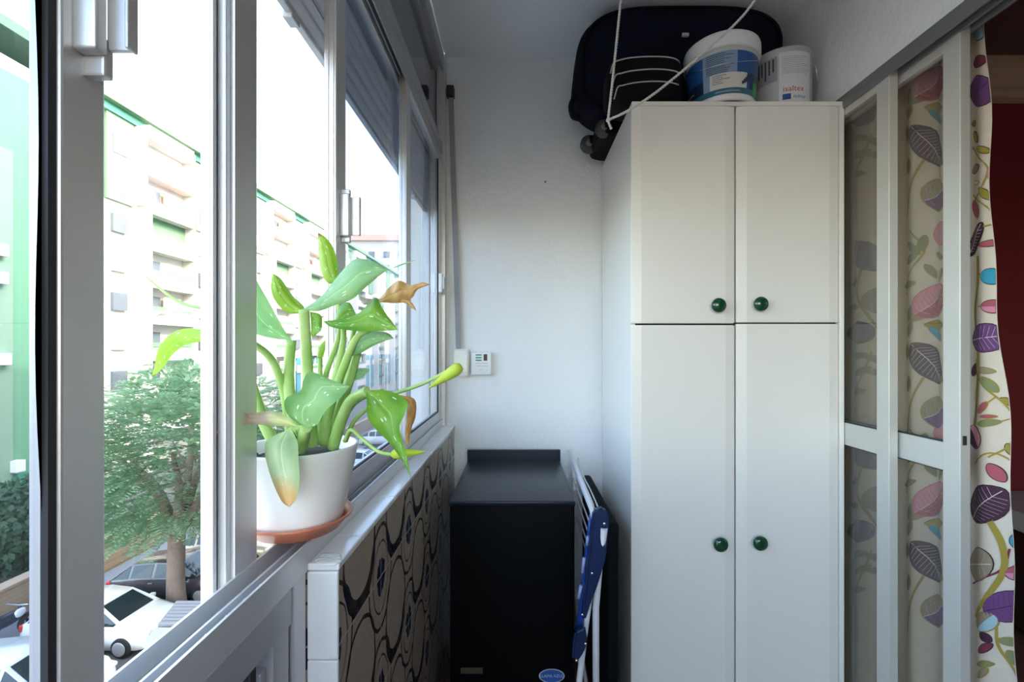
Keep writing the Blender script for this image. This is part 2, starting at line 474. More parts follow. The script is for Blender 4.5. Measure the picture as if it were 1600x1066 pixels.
def pull(o, yc, zc, xf, ln, flange):
    """sash pull: body plate with end blocks and a flange that stands off it"""
    k = flange
    m = MB()
    m.box(xf - .001, xf + .019 * k, yc - .006, yc + .005, zc - ln * .40, zc + ln * .40, .003, 3)
    m.box(xf - .001, xf + .017 * k, yc + .003, yc + .012, zc - ln * .5, zc - ln * .30, .002); m.box(xf - .001, xf + .017 * k, yc + .003, yc + .012, zc + ln * .38, zc + ln * .5, .002)
    m.box(xf + .016 * k, xf + .036 * k, yc + .006, yc + .010, zc - ln * .36, zc + ln * .36, .001)
    m.box(xf + .034 * k, xf + .037 * k, yc + .002, yc + .012, zc - ln * .36, zc + ln * .36, .001)
    m.build('pull_handle', M_alu, o)

sC = sash(1.357, YB - .036, -.333)
sB = sash(.892, 1.515, -.357)
sA = sash(-.30, .367, -.333, stile=.036)
sD = sash(YN + .01, -.36, -.357)
pull(sB, .914, H(.268), -.357, .108, 1.0)
pull(sA, .345, H(.284), -.333, .15, .95)
# wavy bead of black sealant beside the near stile
m = MB()
pts = []
zz = [H(-.27) + k * .03 for k in range(24)]
L = [m.v((-.3405, .331, z)) for z in zz]
Rr = [m.v((-.3405, .3225 + .0022 * math.sin(k * .55) + .002 * math.sin(k * .23 + 1), z)) for k, z in enumerate(zz)]
for k in range(len(zz) - 1): m.face([L[k], L[k + 1], Rr[k + 1], Rr[k]])
bmesh.ops.solidify(m.bm, geom=list(m.bm.faces), thickness=.003)
m.build('sealant', M_gasket, sA)
m = MB(); m.box(-.333, -.318, 1.90, 1.925, H(.235), H(.315), .003, 3); m.box(-.322, -.31, 1.905, 1.92, H(.25), H(.30), .003, 3); m.build('latch', M_white, sC)

# lower glazed panel of the enclosure, near the viewer
w2 = thing('window_2', 'low aluminium panel with a pane under the sliding track', 'window', (-.35, .2, 0), kind='structure')
m = MB(); m.box(-.376, -.328, YN, .66, H(-.398), H(-.346), .002); m.box(-.376, -.328, YN, .66, 0, .06, .002); m.box(-.374, -.332, YN, .60, .06, .10, .002)
m.build('rail', M_alud, w2)
m = MB(); m.box(-.376, -.328, .664, .703, 0, H(-.346), .002); m.build('post', M_alu, w2)
m = MB(); m.box(-.368, -.330, .614, .655, .06, H(-.398), .002); m.box(-.362, -.340, .600, .614, .06, H(-.43), .002); m.build('stile', M_alud, w2)
m = MB(); m.box(-.372, -.36, .655, .664, .06, H(-.398)); m.box(-.356, -.346, .588, .600, .06, H(-.398)); m.build('gasket', M_gasket, w2)
m = MB(); m.box(-.353, -.349, YN, .590, .10, H(-.396)); m.build('pane', M_glassA, w2)

# roller shutter outside
sh = thing('roller_shutter', 'grey slatted roller shutter half raised outside the window', 'shutter', (-.40, 1.3, H(.606)))
m = MB()
def shut(u, v):
    h = .606 + v * .36
    k = (h - .606) / .043
    return Vector((-.402 + .006 * abs(math.sin(PI * k)), .667 + u * 1.30, H(h)))
m.grid(shut, 2, 121); 
m.box(-.412, -.398, .667, 1.967, H(.592), H(.606), .003)
for y in (.80, 1.75): m.box(-.416, -.398, y, y + .03, H(.584), H(.596), .002)
bmesh.ops.solidify(m.bm, geom=[f for f in m.bm.faces if f.smooth], thickness=.004)
m.build('slat_curtain', plain('shutter_slats', (.40, .40, .42), .45, 0, .05), sh)
m = MB()
m.box(-.420, -.4045, .600, .655, H(-.40), H(.95), .002); m.box(-.4035, -.400, .596, .603, H(-.40), H(.95), .0005)
m.box(-.402, -.390, .607, .652, H(-.40), H(.95), .002); m.box(-.391, -.3805, .616, .664, H(-.40), H(.95), .003, 3); m.box(-.3815, -.380, .61, .66, H(-.40), H(.95))
m.build('guide_post', M_alu, sh)
m = MB(); m.box(-.42, -.386, 1.967, 1.995, H(-.40), H(.95), .002); m.build('guide_post', M_alu, sh)
m = MB(); m.box(-.62, -.381, .2, YB, H(.96), H(1.28), .01); m.build('shutter_box', plain('shutter_box', (.25, .25, .27), .5), sh)

# outside ledge and our own facade (keeps the sun off the room)
m = MB(); m.box(-.425, -.380, YN, 2.0, H(-.46), H(-.40), .004)
struct('trim_2', m, plain('dirty_stone_ledge', (.38, .34, .29), .8, 0, .25, 25, 80, .3), 'pale outer window ledge', 'ledge')
m = MB()
m.box(-.42, 11, YN - .2, 140, ZC + .30, 22); m.box(-.42, 11, 2.55, 140, GZ, ZC + .3); m.box(-.505, -.42, 2.04, 2.55, GZ, ZC + .3); m.box(-.42, 11, YN - .3, 2.55, GZ, -.25)
struct('wall_exterior', m, M_paint, 'outer facade of the own building', 'facade')

# ------------------------------------------------------------------ sliding door on the right
door = thing('door_1', 'aluminium sliding door with two narrow overlapping leaves', 'door', (1.08, 1.3, 0), kind='structure')
m = MB()
m.box(1.054, 1.130, YN, 1.94, H(.800), H(.824), .002)
for x in (1.056, 1.086, 1.116): m.box(x - .003, x + .003, YN, 1.94, H(.780), H(.802), .001)
m.build('head_track', plain('aluminium_dark_track', (.22, .22, .22), .45, .4), door)
m = MB(); m.box(1.05, 1.13, YN, 1.94, 0, .02, .002); m.build('threshold', M_alur, door)
def leaf_door(Y0, Y1, x0, lab):
    m = MB(); th = .026; zb, zt = .02, H(.80)
    m.box(x0, x0 + th, Y0, Y0 + .046, zb, zt, .002); m.box(x0, x0 + th, Y1 - .046, Y1, zb, zt, .002)
    for a, b in ((H(.758), zt), (H(-.312), H(-.240)), (zb, .12)):
        m.box(x0 + .002, x0 + th - .002, Y0 + .046, Y1 - .046, a, b, .002)
    o = m.build('leaf', M_alur, door)
    m = MB(); m.box(x0 + .011, x0 + .015, Y0 + .04, Y1 - .04, .10, H(.765)); m.build('glass', M_glassD, o)
    m = MB()
    for zz_ in (H(-.240), H(-.312) - .003):
        m.box(x0 + .005, x0 + .009, Y0 + .046, Y1 - .046, zz_, zz_ + .004)
    m.box(x0 + .005, x0 + .009, Y0 + .046, Y0 + .049, H(-.316), H(.758)); m.build('gasket', M_gasket, o)
    return o
d1 = leaf_door(1.299, 1.93, 1.058, 1)
d2 = leaf_door(1.121, 1.76, 1.088, 2)
m = MB(); m.lathe([(0, -.002), (.003, -.0015), (.003, 0)], (1.072, 1.298, H(-.304)), 12, Matrix.Rotation(PI / 2, 3, 'X')); m.build('screw', M_chrome, d1)
m = MB(); m.box(1.094, 1.103, 1.1185, 1.1215, H(-.238), H(-.215), .001); m.build('lock', M_gasket, d2)
m = MB(); m.lathe([(0, -.002), (.003, -.0015), (.003, 0)], (1.098, 1.120, H(-.293)), 12, Matrix.Rotation(PI / 2, 3, 'X')); m.build('screw', M_chrome, d2)

# room beyond
m = MB(); m.box(1.2, 5.0, 2.3, 2.42, 0, H(1.45)); struct('wall_inner', m, M_red, 'dark red wall of the room beyond', 'wall')
m = MB(); m.box(5.0, 5.1, -2.5, 2.42, 0, H(1.45)); m.box(1.18, 5.1, -2.6, -2.5, 0, H(1.45)); struct('wall_inner_side', m, M_red, 'dark red side walls of the room beyond', 'wall')
m = MB(); m.box(1.18, 5.1, -2.6, 2.42, H(1.42), H(1.52)); struct('ceiling_inner', m, M_brown, 'dim ceiling of the room beyond', 'ceiling')
m = MB(); m.box(1.06, 5.1, -2.6, 2.42, -.12, 0); struct('floor_inner', m, M_floor, 'floor of the room beyond', 'floor')
m = MB(); m.prism([(2.3, H(1.24)), (2.27, H(1.255)), (2.27, H(1.29)), (2.25, H(1.30)), (2.20, H(1.36)), (2.20, H(1.42)), (2.3, H(1.42))], 1.2, 5.0, 'x')
struct('trim_3', m, M_corn, 'cream cornice above the dark red wall', 'cornice')
sb = thing('sideboard', 'dark sideboard with a pale top against the red wall', 'sideboard', (2.6, 2.1, 0))
m = MB(); m.box(2.22, 3.2, 1.92, 2.29, .06, H(-.80), .004); m.build('body', plain('dark_wood', (.03, .012, .008), .4), sb)
m = MB(); m.box(2.19, 3.22, 1.90, 2.295, H(-.80), H(-.715), .004); m.build('top', plain('pale_top', (.45, .42, .38), .5), sb)
for x in (2.26, 3.12):
    for y in (1.95, 2.22):
        m = MB(); m.box(x, x + .04, y, y + .04, 0, .06); m.build('foot', MATS['dark_wood'], sb)

# ------------------------------------------------------------------ curtain
K = {n: plain('curtain_' + n, c, .9, 0, .08, 40) for n, c in dict(
    cream=(.58, .49, .39), purple=(.13, .045, .15), plum=(.055, .014, .035), olive=(.30, .22, .03), teal=(.03, .26, .36), rose=(.36, .08, .10), pink=(.55, .20, .26),
    sage=(.20, .21, .09), taupe=(.27, .21, .13), light=(.66, .58, .55), ink=(.03, .02, .015), ice=(.32, .45, .47), berry=(.17, .025, .05)).items()}
KN = list(K); KM = [K[k] for k in KN]
def cbase(Y):
    return 1.166 + .011 * math.sin(2 * PI * (Y - 1.05) / .105) + .004 * math.sin(2 * PI * Y / .31)
def cnear(z):     # near edge of the curtain
    h = z - EYE
    return 1.098 + .028 * (h / .8) + .004 * math.sin(h * 7) + .003 * math.sin(h * 17 + 1)
m = MB()
def cur(u, v):
    z = .03 + v * (H(.93) - .03); y0 = cnear(z); Y = y0 + u * (1.90 - y0)
    return Vector((cbase(Y), Y, z))
m.grid(cur, 150, 60)
def cp(px, py, off):
    Y = 1.155 * F / (px - VX); z = EYE + (VY - py) * Y / F
    Y = max(Y, cnear(z) + .0005)
    return Vector((cbase(Y) - off, Y, z))
def kleaf(cx, cy, L, W, ang, fill, edge='ink', veins=None, shape=1.0, half=None):
    """leaf outline in picture-like units on the cloth: centre, length, width, angle"""
    n = 22; ca, sa = math.cos(ang), math.sin(ang)
    def P(s, t, off):
        return cp(cx + s * ca - t * sa, cy - (s * sa + t * ca), off)
    def out(k, g):
        a = 2 * PI * k / n; c, s_ = math.cos(a), math.sin(a)
        w = abs(s_) ** (1.0 + .35 * shape)
        return (c * (L / 2 + g), math.copysign(w * (W / 2 + g), s_))
    def fanp(g, off, mi):
        m.mi = KN.index(mi)
        NR = max(3, int(L / 8)); rings = []
        for q in range(1, NR + 1): rings.append([m.v(P(out(k, g)[0] * q / NR, out(k, g)[1] * q / NR, off)) for k in range(n)])
        c0 = m.v(P(0, 0, off))
        for k in range(n):
            m.face([c0, rings[0][k], rings[0][(k + 1) % n]])
            for q in range(NR - 1): m.face([rings[q][k], rings[q + 1][k], rings[q + 1][(k + 1) % n], rings[q][(k + 1) % n]])
    fanp(1.2, .0016, edge); fanp(0, .0024, fill)
    if half:
        m.mi = KN.index(half)
        NR = 4
        for k in range(n // 2, n):
            a_, b_ = out(k, -.6), out(k + 1, -.6)
            for q in range(NR):
                f0, f1 = q / NR, (q + 1) / NR
                m.face([m.v(P(a_[0], min(a_[1], 0) * f0, .003)), m.v(P(b_[0], min(b_[1], 0) * f0, .003)), m.v(P(b_[0], min(b_[1], 0) * f1, .003)), m.v(P(a_[0], min(a_[1], 0) * f1, .003))])
    if veins:
        m.mi = KN.index(veins)
        def kline2(a, b, w):
            for q in range(5):
                f0, f1 = q / 5, (q + 1) / 5; A = (a[0] + (b[0] - a[0]) * f0, a[1] + (b[1] - a[1]) * f0); B = (a[0] + (b[0] - a[0]) * f1, a[1] + (b[1] - a[1]) * f1)
                m.poly([P(A[0], A[1] - w, .0034), P(B[0], B[1] - w, .0034), P(B[0], B[1] + w, .0034), P(A[0], A[1] + w, .0034)])
        kline2((-L * .48, 0), (L * .46, 0), .5)
        nv = max(4, int(L / 7))
        for j in range(nv):
            s0 = -L * .38 + j * L * .72 / nv
            for sg in (-1, 1):
                s1 = s0 + L * .10; lim = W / 2 * max(0, 1 - (2 * s1 / L) ** 2) ** .7 * .85
                kline2((s0, 0), (s1, sg * lim), .45)
def kstem(pts, w, c='olive'):
    m.mi = KN.index(c)
    P = smoothpath([Vector((p[0], p[1], 0)) for p in pts], 7)
    prev = None
    for i in range(len(P)):
        a = P[max(0, i - 1)]; b = P[min(len(P) - 1, i + 1)]; d = (b - a).normalized(); nn = Vector((-d.y, d.x, 0))
        q = (m.v(cp(P[i].x + nn.x * w / 2, P[i].y + nn.y * w / 2, .0020)), m.v(cp(P[i].x - nn.x * w / 2, P[i].y - nn.y * w / 2, .0020)))
        if prev: m.face([prev[0], prev[1], q[1], q[0]])
        prev = q
def motif(dx, dy):
    o = lambda *p: [(a + dx, b + dy) for a, b in p]
    kstem(o((1505, 690), (1522, 640), (1530, 560), (1518, 490), (1528, 440), (1528, 400)), 6, 'olive')
    kstem(o((1524, 560), (1530, 590), (1560, 630), (1572, 660), (1566, 695), (1545, 715)), 2.6)
    kstem(o((1530, 590), (1518, 625)), 2); kstem(o((1553, 620), (1535, 640)), 2); kstem(o((1566, 655), (1548, 662)), 2)
    kleaf(1540 + dx, 528 + dy, 58, 44, .15, 'purple', 'ink', 'light', .2)
    kleaf(1549 + dx, 432 + dy, 27, 24, 0, 'teal', 'ink', None, 0); kstem(o((1528, 428), (1540, 430)), 2)
    kleaf(1551 + dx, 479 + dy, 30, 20, 0, 'rose', 'ink', None, .4, 'pink'); kstem(o((1530, 479), (1540, 479)), 2)
    kleaf(1521 + dx, 374 + dy, 62, 22, 1.0, 'plum', 'ink', 'light', .8)
    kleaf(1548 + dx, 380 + dy, 34, 9, .2, 'rose')
    kleaf(1540 + dx, 579 + dy, 25, 9, -.15, 'taupe', 'olive'); kleaf(1545 + dx, 601 + dy, 30, 13, -.9, 'sage', 'olive')
    kleaf(1567 + dx, 629 + dy, 24, 9, -.6, 'olive', 'ink'); kleaf(1537 + dx, 637 + dy, 22, 9, .9, 'rose', 'olive'); kleaf(1544 + dx, 651 + dy, 20, 5, 0, 'rose', 'olive')
    kleaf(1543 + dx, 661 + dy, 30, 10, .15, 'sage', 'olive'); kleaf(1518 + dx, 683 + dy, 40, 30, -.9, 'pink', 'ink', None, .3, 'plum'); kleaf(1569 + dx, 704 + dy, 24, 12, -1, 'olive', 'ink')
    kleaf(1517 + dx, 578 + dy, 22, 14, .9, 'plum')
motif(0, 0)
# top of the open strip
kleaf(1527, 50, 30, 26, 0, 'ice', 'ink', None, 0); kleaf(1529, 96, 32, 17, .35, 'berry', 'ink', None, .5); kleaf(1530, 142, 50, 48, .7, 'purple', 'ink', 'plum', .2)
kleaf(1516, 193, 14, 9, .2, 'sage', 'olive'); kleaf(1521, 214, 20, 13, -.9, 'olive', 'ink'); kleaf(1537, 234, 24, 10, -.2, 'olive', 'ink'); kleaf(1541, 303, 26, 12, -.7, 'olive', 'ink')
kleaf(1521, 327, 30, 18, -1.0, 'rose', 'olive', None, .5); kleaf(1521, 264, 24, 12, .5, 'taupe', 'ink'); kleaf(1523, 286, 18, 5, .2, 'light', 'olive'); kleaf(1557, 270, 30, 26, 1.2, 'pink', 'rose', 'rose', .3)
kstem([(1510, 230), (1530, 245), (1545, 265), (1532, 300), (1512, 318)], 2.6); kstem([(1512, 305), (1540, 320), (1562, 345)], 2.6); kstem([(1512, 365), (1545, 352), (1565, 352)], 2.6)
# lower open strip
kstem([(1545, 810), (1558, 850), (1560, 890), (1545, 930), (1522, 965)], 7); kstem([(1566, 858), (1558, 890), (1535, 905), (1512, 912)], 3, 'berry')
kleaf(1537, 788, 66, 58, .75, 'plum', 'ink', 'light', .7); kleaf(1577, 784, 26, 8, .5, 'berry'); kleaf(1528, 882, 44, 52, 0, 'taupe', 'ink', 'light', .0); kleaf(1577, 845, 22, 25, 0, 'teal', 'ink', None, 0)
kleaf(1575, 896, 28, 22, 0, 'rose', 'ink', None, .4, 'pink'); kleaf(1565, 948, 52, 48, .3, 'purple', 'ink', 'plum', .1); kleaf(1540, 972, 32, 30, .8, 'taupe', 'olive', None, .1, 'ice')
kleaf(1553, 739, 32, 15, -1.05, 'rose', 'ink', None, .5); kstem([(1518, 725), (1548, 708), (1574, 725)], 2.4)
kstem([(1553, 975), (1555, 1010), (1570, 1045), (1580, 1070)], 3); kleaf(1541, 996, 20, 11, -.8, 'plum'); kleaf(1540, 1013, 22, 12, .6, 'berry'); kleaf(1566, 1003, 24, 12, -.25, 'sage', 'olive')
kleaf(1571, 1029, 28, 14, -1.0, 'sage', 'olive'); kleaf(1539, 1038, 24, 9, 0, 'sage', 'olive'); kleaf(1537, 1052, 20, 11, .7, 'taupe', 'olive'); kleaf(1588, 1057, 22, 10, -.4, 'sage', 'olive')
# cloth seen through the two door leaves
for dy in (-350, -10, 300):
    kleaf(1451, 480 + dy, 66, 44, .75, 'pink', 'rose', 'light', .6, 'rose'); kleaf(1445, 578 + dy, 76, 40, -.95, 'plum', 'ink', 'light', .7); kleaf(1455, 518 + dy, 36, 15, 0, 'olive', 'sage')
    kleaf(1455, 532 + dy, 34, 13, -.6, 'teal', 'sage'); kleaf(1457, 655 + dy, 46, 52, .4, 'taupe', 'olive', 'light', .1, 'purple'); kstem([(1412, 690 + dy), (1422, 640 + dy), (1436, 600 + dy)], 3)
    kstem([(1408, 470 + dy), (1418, 440 + dy), (1437, 400 + dy), (1420, 370 + dy)], 2.5)
    for q in ((1422, 413, .9), (1435, 390, 1.4), (1416, 455, .3), (1424, 398, 2.3), (1444, 434, -1.), (1419, 500, 1.3)): kleaf(q[0], q[1] + dy, 25, 9, q[2], 'sage', 'olive')
    kstem([(1470, 640 + dy), (1462, 610 + dy), (1440, 560 + dy), (1425, 545 + dy)], 2.2)
    for q in ((1418, 525, 1.2), (1430, 505, .6), (1412, 560, 1.6), (1466, 440, 1.0), (1464, 600, -.5), (1416, 610, 1.5), (1462, 410, -.3)): kleaf(q[0], q[1] + dy, 24, 10, q[2], 'taupe' if q[0] % 4 else 'sage', 'olive')
    kleaf(1466, 375 + dy, 40, 36, .5, 'pink', 'rose', None, .2)
    kleaf(1350, 410 + dy, 58, 38, -.75, 'purple', 'ink', 'plum', .7); kleaf(1338, 530 + dy, 42, 34, .1, 'purple', 'ink', 'plum', .1); kleaf(1363, 480 + dy, 34, 38, 0, 'taupe', 'olive', None, 0)
    kstem([(1345, 430 + dy), (1340, 470 + dy), (1355, 510 + dy), (1368, 530 + dy)], 4); kstem([(1330, 640 + dy), (1345, 600 + dy), (1355, 560 + dy)], 2.5)
    for q in ((1340, 566, .2), (1359, 571, -.4), (1345, 590, .6), (1362, 592, 0), (1338, 622, .2), (1332, 452, .3), (1330, 490, 0)): kleaf(q[0], q[1] + dy, 22, 9, q[2], 'sage', 'olive')
o = m.build('curtain', KM, None, recalc=False); tag(o, 'cream curtain printed with purple leaves behind the sliding door', 'curtain')

# ------------------------------------------------------------------ cabinet
CX0, CX1, CY = .368, 1.060, 1.477
cab = thing('cabinet', 'tall ivory cabinet with four doors and green knobs', 'cabinet', (.7, 1.75, 0))
m = MB()
zt = H(.79)
m.box(CX0, CX0 + .016, CY + .018, YB - .004, 0, zt, .0015); m.box(CX1 - .016, CX1 - .002, CY, YB - .004, 0, zt, .0015)
m.box(CX0 + .016, CX1 - .016, YB - .02, YB - .004, 0, zt); m.box(CX0 + .016, CX1 - .016, CY + .03, YB - .02, H(.055), H(.105)); m.box(CX0 + .016, CX1 - .016, CY + .03, YB - .02, .0, .05)
m.box(CX0 + .001, CX1 - .001, CY + .002, YB - .004, zt, H(.805), .0025)
m.mi = 1; m.box(CX0 + .016, CX1 - .016, CY + .0205, CY + .03, .05, zt)
m.build('body', [M_cab, M_gap], cab)
def cdoor(x0, x1, z0, z1, kx, kz):
    m = MB(); yb = CY + .0185; w = .030
    prof = [(x0, yb), (x0, CY + .0075), (x0 + .002, CY + .0048), (x0 + w, CY + .0004), (x0 + w + .002, CY), (x1 - w - .002, CY), (x1 - w, CY + .0004), (x1 - .002, CY + .0048), (x1, CY + .0075), (x1, yb)]
    m.prism(prof, z0, z1, 'z')
    bmesh.ops.recalc_face_normals(m.bm, faces=list(m.bm.faces))
    es = [e for e in m.bm.edges if abs(e.verts[0].co.z - e.verts[1].co.z) < 1e-6 and min(e.verts[0].co.y, e.verts[1].co.y) < yb - .005]
    bmesh.ops.bevel(m.bm, geom=es, offset=.0025, segments=2, affect='EDGES')
    d = m.build('door', M_cab, cab)
    m = MB()
    m.lathe([(0, .0), (.007, .0), (.0065, .006), (.009, .010), (.0165, .0135), (.0235, .0165), (.0238, .019), (.021, .0245), (.014, .028), (.006, .0295), (0, .0298)], (kx, CY + .0004, kz), 28, Matrix.Rotation(PI / 2, 3, 'X'))
    m.build('knob', M_knob, d)
xa = (CX0 - .001, .7045); xb = (.7095, 1.0425)
def KP(px, py): return ((px - VX) * (CY - .02) / F, H((VY - py) * (CY - .02) / F))
for (x0, x1), (z0, z1), k in ((xa, (H(.0825), H(.789)), KP(1124, 477)), (xb, (H(.0855), H(.789)), KP(1190, 475)), (xa, (.06, H(.0765)), KP(1127, 852)), (xb, (.06, H(.0805)), KP(1189, 850))):
    cdoor(x0, x1, z0, z1, *k)

# ------------------------------------------------------------------ things on top of the cabinet
ZT = H(.805)
sc_ = thing('trolley_case', 'flat black wheeled case under the navy suitcase', 'suitcase', (.55, 1.82, ZT))
m = MB(); m.superell((.562, 1.84, ZT + .0355), (.262, .135, .035), 7, 44, 20); m.build('shell', M_blackn, sc_)
for yy, xx, zz_, r in ((1.885, .292, H(.846), .036), (1.735, .325, H(.838), .032)):
    m = MB(); RX = Matrix.Rotation(PI / 2, 3, 'X')
    m.lathe([(0, -.018), (r * .55, -.018), (r * .9, -.016), (r, -.009), (r, .009), (r * .9, .016), (r * .55, .018), (0, .018)], (xx, yy, zz_), 26, RX)
    w = m.build('wheel', M_rub, sc_)
    m = MB(); m.lathe([(0, -.021), (r * .4, -.021), (r * .45, -.012), (r * .45, .012), (r * .4, .021), (0, .021)], (xx, yy, zz_), 18, RX); m.build('hub', plain('grey_hub', (.16, .15, .13), .5), w)
    m = MB(); m.obox((xx + .035, yy, zz_ + .012), (.07, .05, .035), Matrix.Identity(3), .006, 3); m.build('wheel_housing', M_blackn, sc_)
big = thing('suitcase', 'large navy fabric suitcase lying on top of the cabinet', 'suitcase', (.57, 1.83, ZT + .072))
LEAN = lambda p: Vector((p[0], p[1] - .42 * max(0, p[2] - ZT - .22), p[2]))
m = MB(); m.superell((.615, 1.85, ZT + .077 + .193), (.402, .128, .193), 3.6, 84, 42, .035, 4)
for v_ in m.bm.verts: v_.co = LEAN(v_.co)
m.build('body', M_navy, big)
m = MB()
loop = []
for k in range(73):
    a = 2 * PI * k / 72; sg = lambda x: math.copysign(abs(x) ** .55, x)
    loop.append(LEAN((.615 + .372 * sg(math.cos(a)), 1.752, ZT + .27 + .170 * sg(math.sin(a)))))
m.tube(loop, .006, 6); m.build('piping', M_blackn, big)
m = MB(); m.tube(smoothpath([(.24, 1.79, ZT + .10), (.214, 1.785, ZT + .11), (.206, 1.78, ZT + .15), (.222, 1.775, ZT + .18)], 5), .010, 8, squash=1.6); m.build('handle', M_blackn, big)
m = MB(); m.box(.60, .625, 1.664, 1.678, ZT + .34, ZT + .352, .002); m.build('zip_pull', M_pipe, big)
sm = thing('travel_bag', 'small black bag with white piping beside the blue bucket', 'bag', (.43, 1.57, ZT))
m = MB(); m.superell((.425, 1.572, ZT + .088), (.128, .078, .088), 4.2, 48, 28, .02, 2); m.build('body', M_blackn, sm)
m = MB()
for zz_, s in ((.145, 1.0), (.098, .96), (.058, .9)):
    pts = [(.425 + s * .128 * t, 0, ZT + zz_ + .014 * (1 - (t - .2) ** 2) - (.03 if t < -.85 else 0)) for t in [-.93, -.85, -.7, -.4, 0, .35, .7, .9]]
    q = []
    for x, _, z in smoothpath(pts, 4):
        fx = abs((x - .425) / .128); fz = abs((z - ZT - .088) / .088); e = 4.2
        k = max(0, 1 - fx ** e - fz ** e) ** (1 / e)
        q.append((x, 1.572 - .078 * k - .002, z))
    m.tube(q, .0022, 6)
m.build('piping', M_pipe, sm)

def bucket(cx, cy, r0, r1, hh, lid, body_mat):
    def rad(z): return r0 + (r1 - r0) * z / hh
    return rad
B1 = (.698, 1.567); r0, r1, bh, lh = .103, .115, .170, .046
bk = thing('paint_bucket', 'white lidded bucket with a blue label on the cabinet', 'bucket', (B1[0], B1[1], ZT))
m = MB(); m.lathe([(0, .004), (r0 - .012, .004), (r0 - .010, 0), (r0, 0), (r0 + .002, .004), (r1, bh), (r1 - .004, bh), (r1 - .004, bh - .01), (0, bh - .01)], (*B1, ZT), 56); m.build('pail', M_white, bk)
m = MB(); m.lathe([(r1 - .003, bh - .006), (r1 + .005, bh - .006), (r1 + .0075, bh), (r1 + .0075, bh + lh - .012), (r1 + .005, bh + lh - .004), (r1, bh + lh), (r1 - .01, bh + lh), (r1 - .012, bh + lh - .008), (0, bh + lh - .008)], (*B1, ZT), 56)
m.build('lid', M_white, bk)
def wrapf(c, ra, rb, hh, off, turn=0.0):
    def f(th, z, o=0.0):
        th += turn
        r = ra + (rb - ra) * z / hh + off + o
        return Vector((c[0] + r * math.sin(th), c[1] - r * math.cos(th), ZT + z))
    return f
w1 = wrapf(B1, r0 + .002, r1, bh, .0008, -.38)
LB = [plain('label_blue', (.012, .08, .26), .3), plain('label_pale_blue', (.22, .30, .42), .3), plain('label_ink', (.02, .03, .06), .4), plain('label_cream', (.60, .57, .50), .35), plain('label_teal', (.03, .13, .18), .3), plain('label_navy', (.012, .02, .06), .3), plain('label_green', (.02, .35, .08), .35)]
m = MB()
def patch(f, t0, t1, z0, z1, mi, o=0.0, n=10):
    m.mi = mi
    for i in range(n):
        a = t0 + (t1 - t0) * i / n; b = t0 + (t1 - t0) * (i + 1) / n
        m.poly([f(a, z0, o), f(b, z0, o), f(b, z1, o), f(a, z1, o)], True)
patch(w1, -1.5, 1.5, .016, .150, 0, 0, 30); patch(w1, -1.5, -.55, .016, .075, 5, .0004); patch(w1, .85, 1.5, .03, .085, 5, .0004)
patch(w1, -.55, .40, .016, .149, 1, .0004); patch(w1, -.35, .72, .034, .082, 3, .0008); patch(w1, -1.5, 1.5, .016, .034, 4, .0008, 30)
rr = random.Random(8)
for k in range(11):
    z = .143 - k * .0058; patch(w1, -.45, -.45 + .45 + .3 * rr.random(), z, z + .0018, 2, .001)
for k in range(5):
    z = .075 - k * .0062; patch(w1, -.28, -.05 + .3 * rr.random(), z, z + .0016, 2, .0012)
patch(w1, -.2, .5, .022, .026, 1, .0012); patch(w1, 1.0, 1.25, .016, .06, 6, .001)
m.mi = 2
for k in range(5): patch(w1, .55 + .05 * k, .62 + .06 * k, .045 + .004 * k, .055 + .006 * k, 2, .0012)
patch(w1, -1.5, -.9, .05, .052, 3, .001)
m.build('label', LB, bk)
m = MB(); m.tube(smoothpath([w1(-1.35, .150, .008), w1(-1.1, .128, .010), w1(-.6, .110, .011), w1(0, .104, .011), w1(.6, .110, .011), w1(1.1, .128, .010), w1(1.35, .150, .008)], 6), .0008, 6); m.build('handle', M_chrome, bk)

B2 = (.925, 1.610); q0, q1, qh = .094, .097, .193
tin = thing('paint_tin', 'grey paint tin with red lettering beside the blue bucket', 'paint tin', (B2[0], B2[1], ZT))
M_tin = plain('tin_grey_white', (.40, .40, .40), .35, .0, .08, 10)
m = MB(); m.lathe([(0, .003), (q0 - .006, .003), (q0 - .004, 0), (q0, 0), (q0 + .001, .004), (q1, qh), (q1 + .003, qh + .003), (q1 + .003, qh + .010), (q1 - .002, qh + .012), (q1 - .006, qh + .010), (q1 - .010, qh + .003), (0, qh + .003)], (*B2, ZT), 52); m.build('body', M_tin, tin)
w2_ = wrapf(B2, q0 + .001, q1, qh, .0007, -.50)
LT = [plain('tin_label_white', (.62, .62, .62), .3), plain('tin_label_dark', (.03, .03, .035), .4), plain('tin_label_red', (.42, .02, .01), .35), plain('tin_label_blue', (.015, .07, .25), .35), plain('tin_label_grey', (.28, .28, .30), .35)]
m = MB()
patch(w2_, -.05, 1.1, .004, .186, 0, 0, 16); patch(w2_, -1.35, -.1, .095, .178, 4, 0, 14)
rr = random.Random(11)
for k in range(9):
    t0 = -1.25 + k * .125; patch(w2_, t0, t0 + .05, .100 + rr.random() * .045, .172, 1, .0004, 2)
for k in range(10):
    z = .168 - k * .006; patch(w2_, .05, .75 + .25 * rr.random(), z, z + .0014, 4, .0004)
m.mi = 2; put_text(m, 'isaltex', .027, lambda x, y: w2_(.42 + x / q1, .062 + y, .0006))
m.mi = 3; put_text(m, 'isaltex', .017, lambda x, y: w2_(.62 + x / q1, .036 + y, .0006)); patch(w2_, .06, .32, .027, .046, 3, .0004)
m.build('label', LT, tin)
m = MB(); 
m.tube(smoothpath([w2_(1.45, qh - .03, .006), w2_(1.46, qh - .06, .012), w2_(1.9, qh - .10, .02), w2_(2.6, qh - .115, .022), w2_(3.14, qh - .118, .022)], 6), .0013, 6)
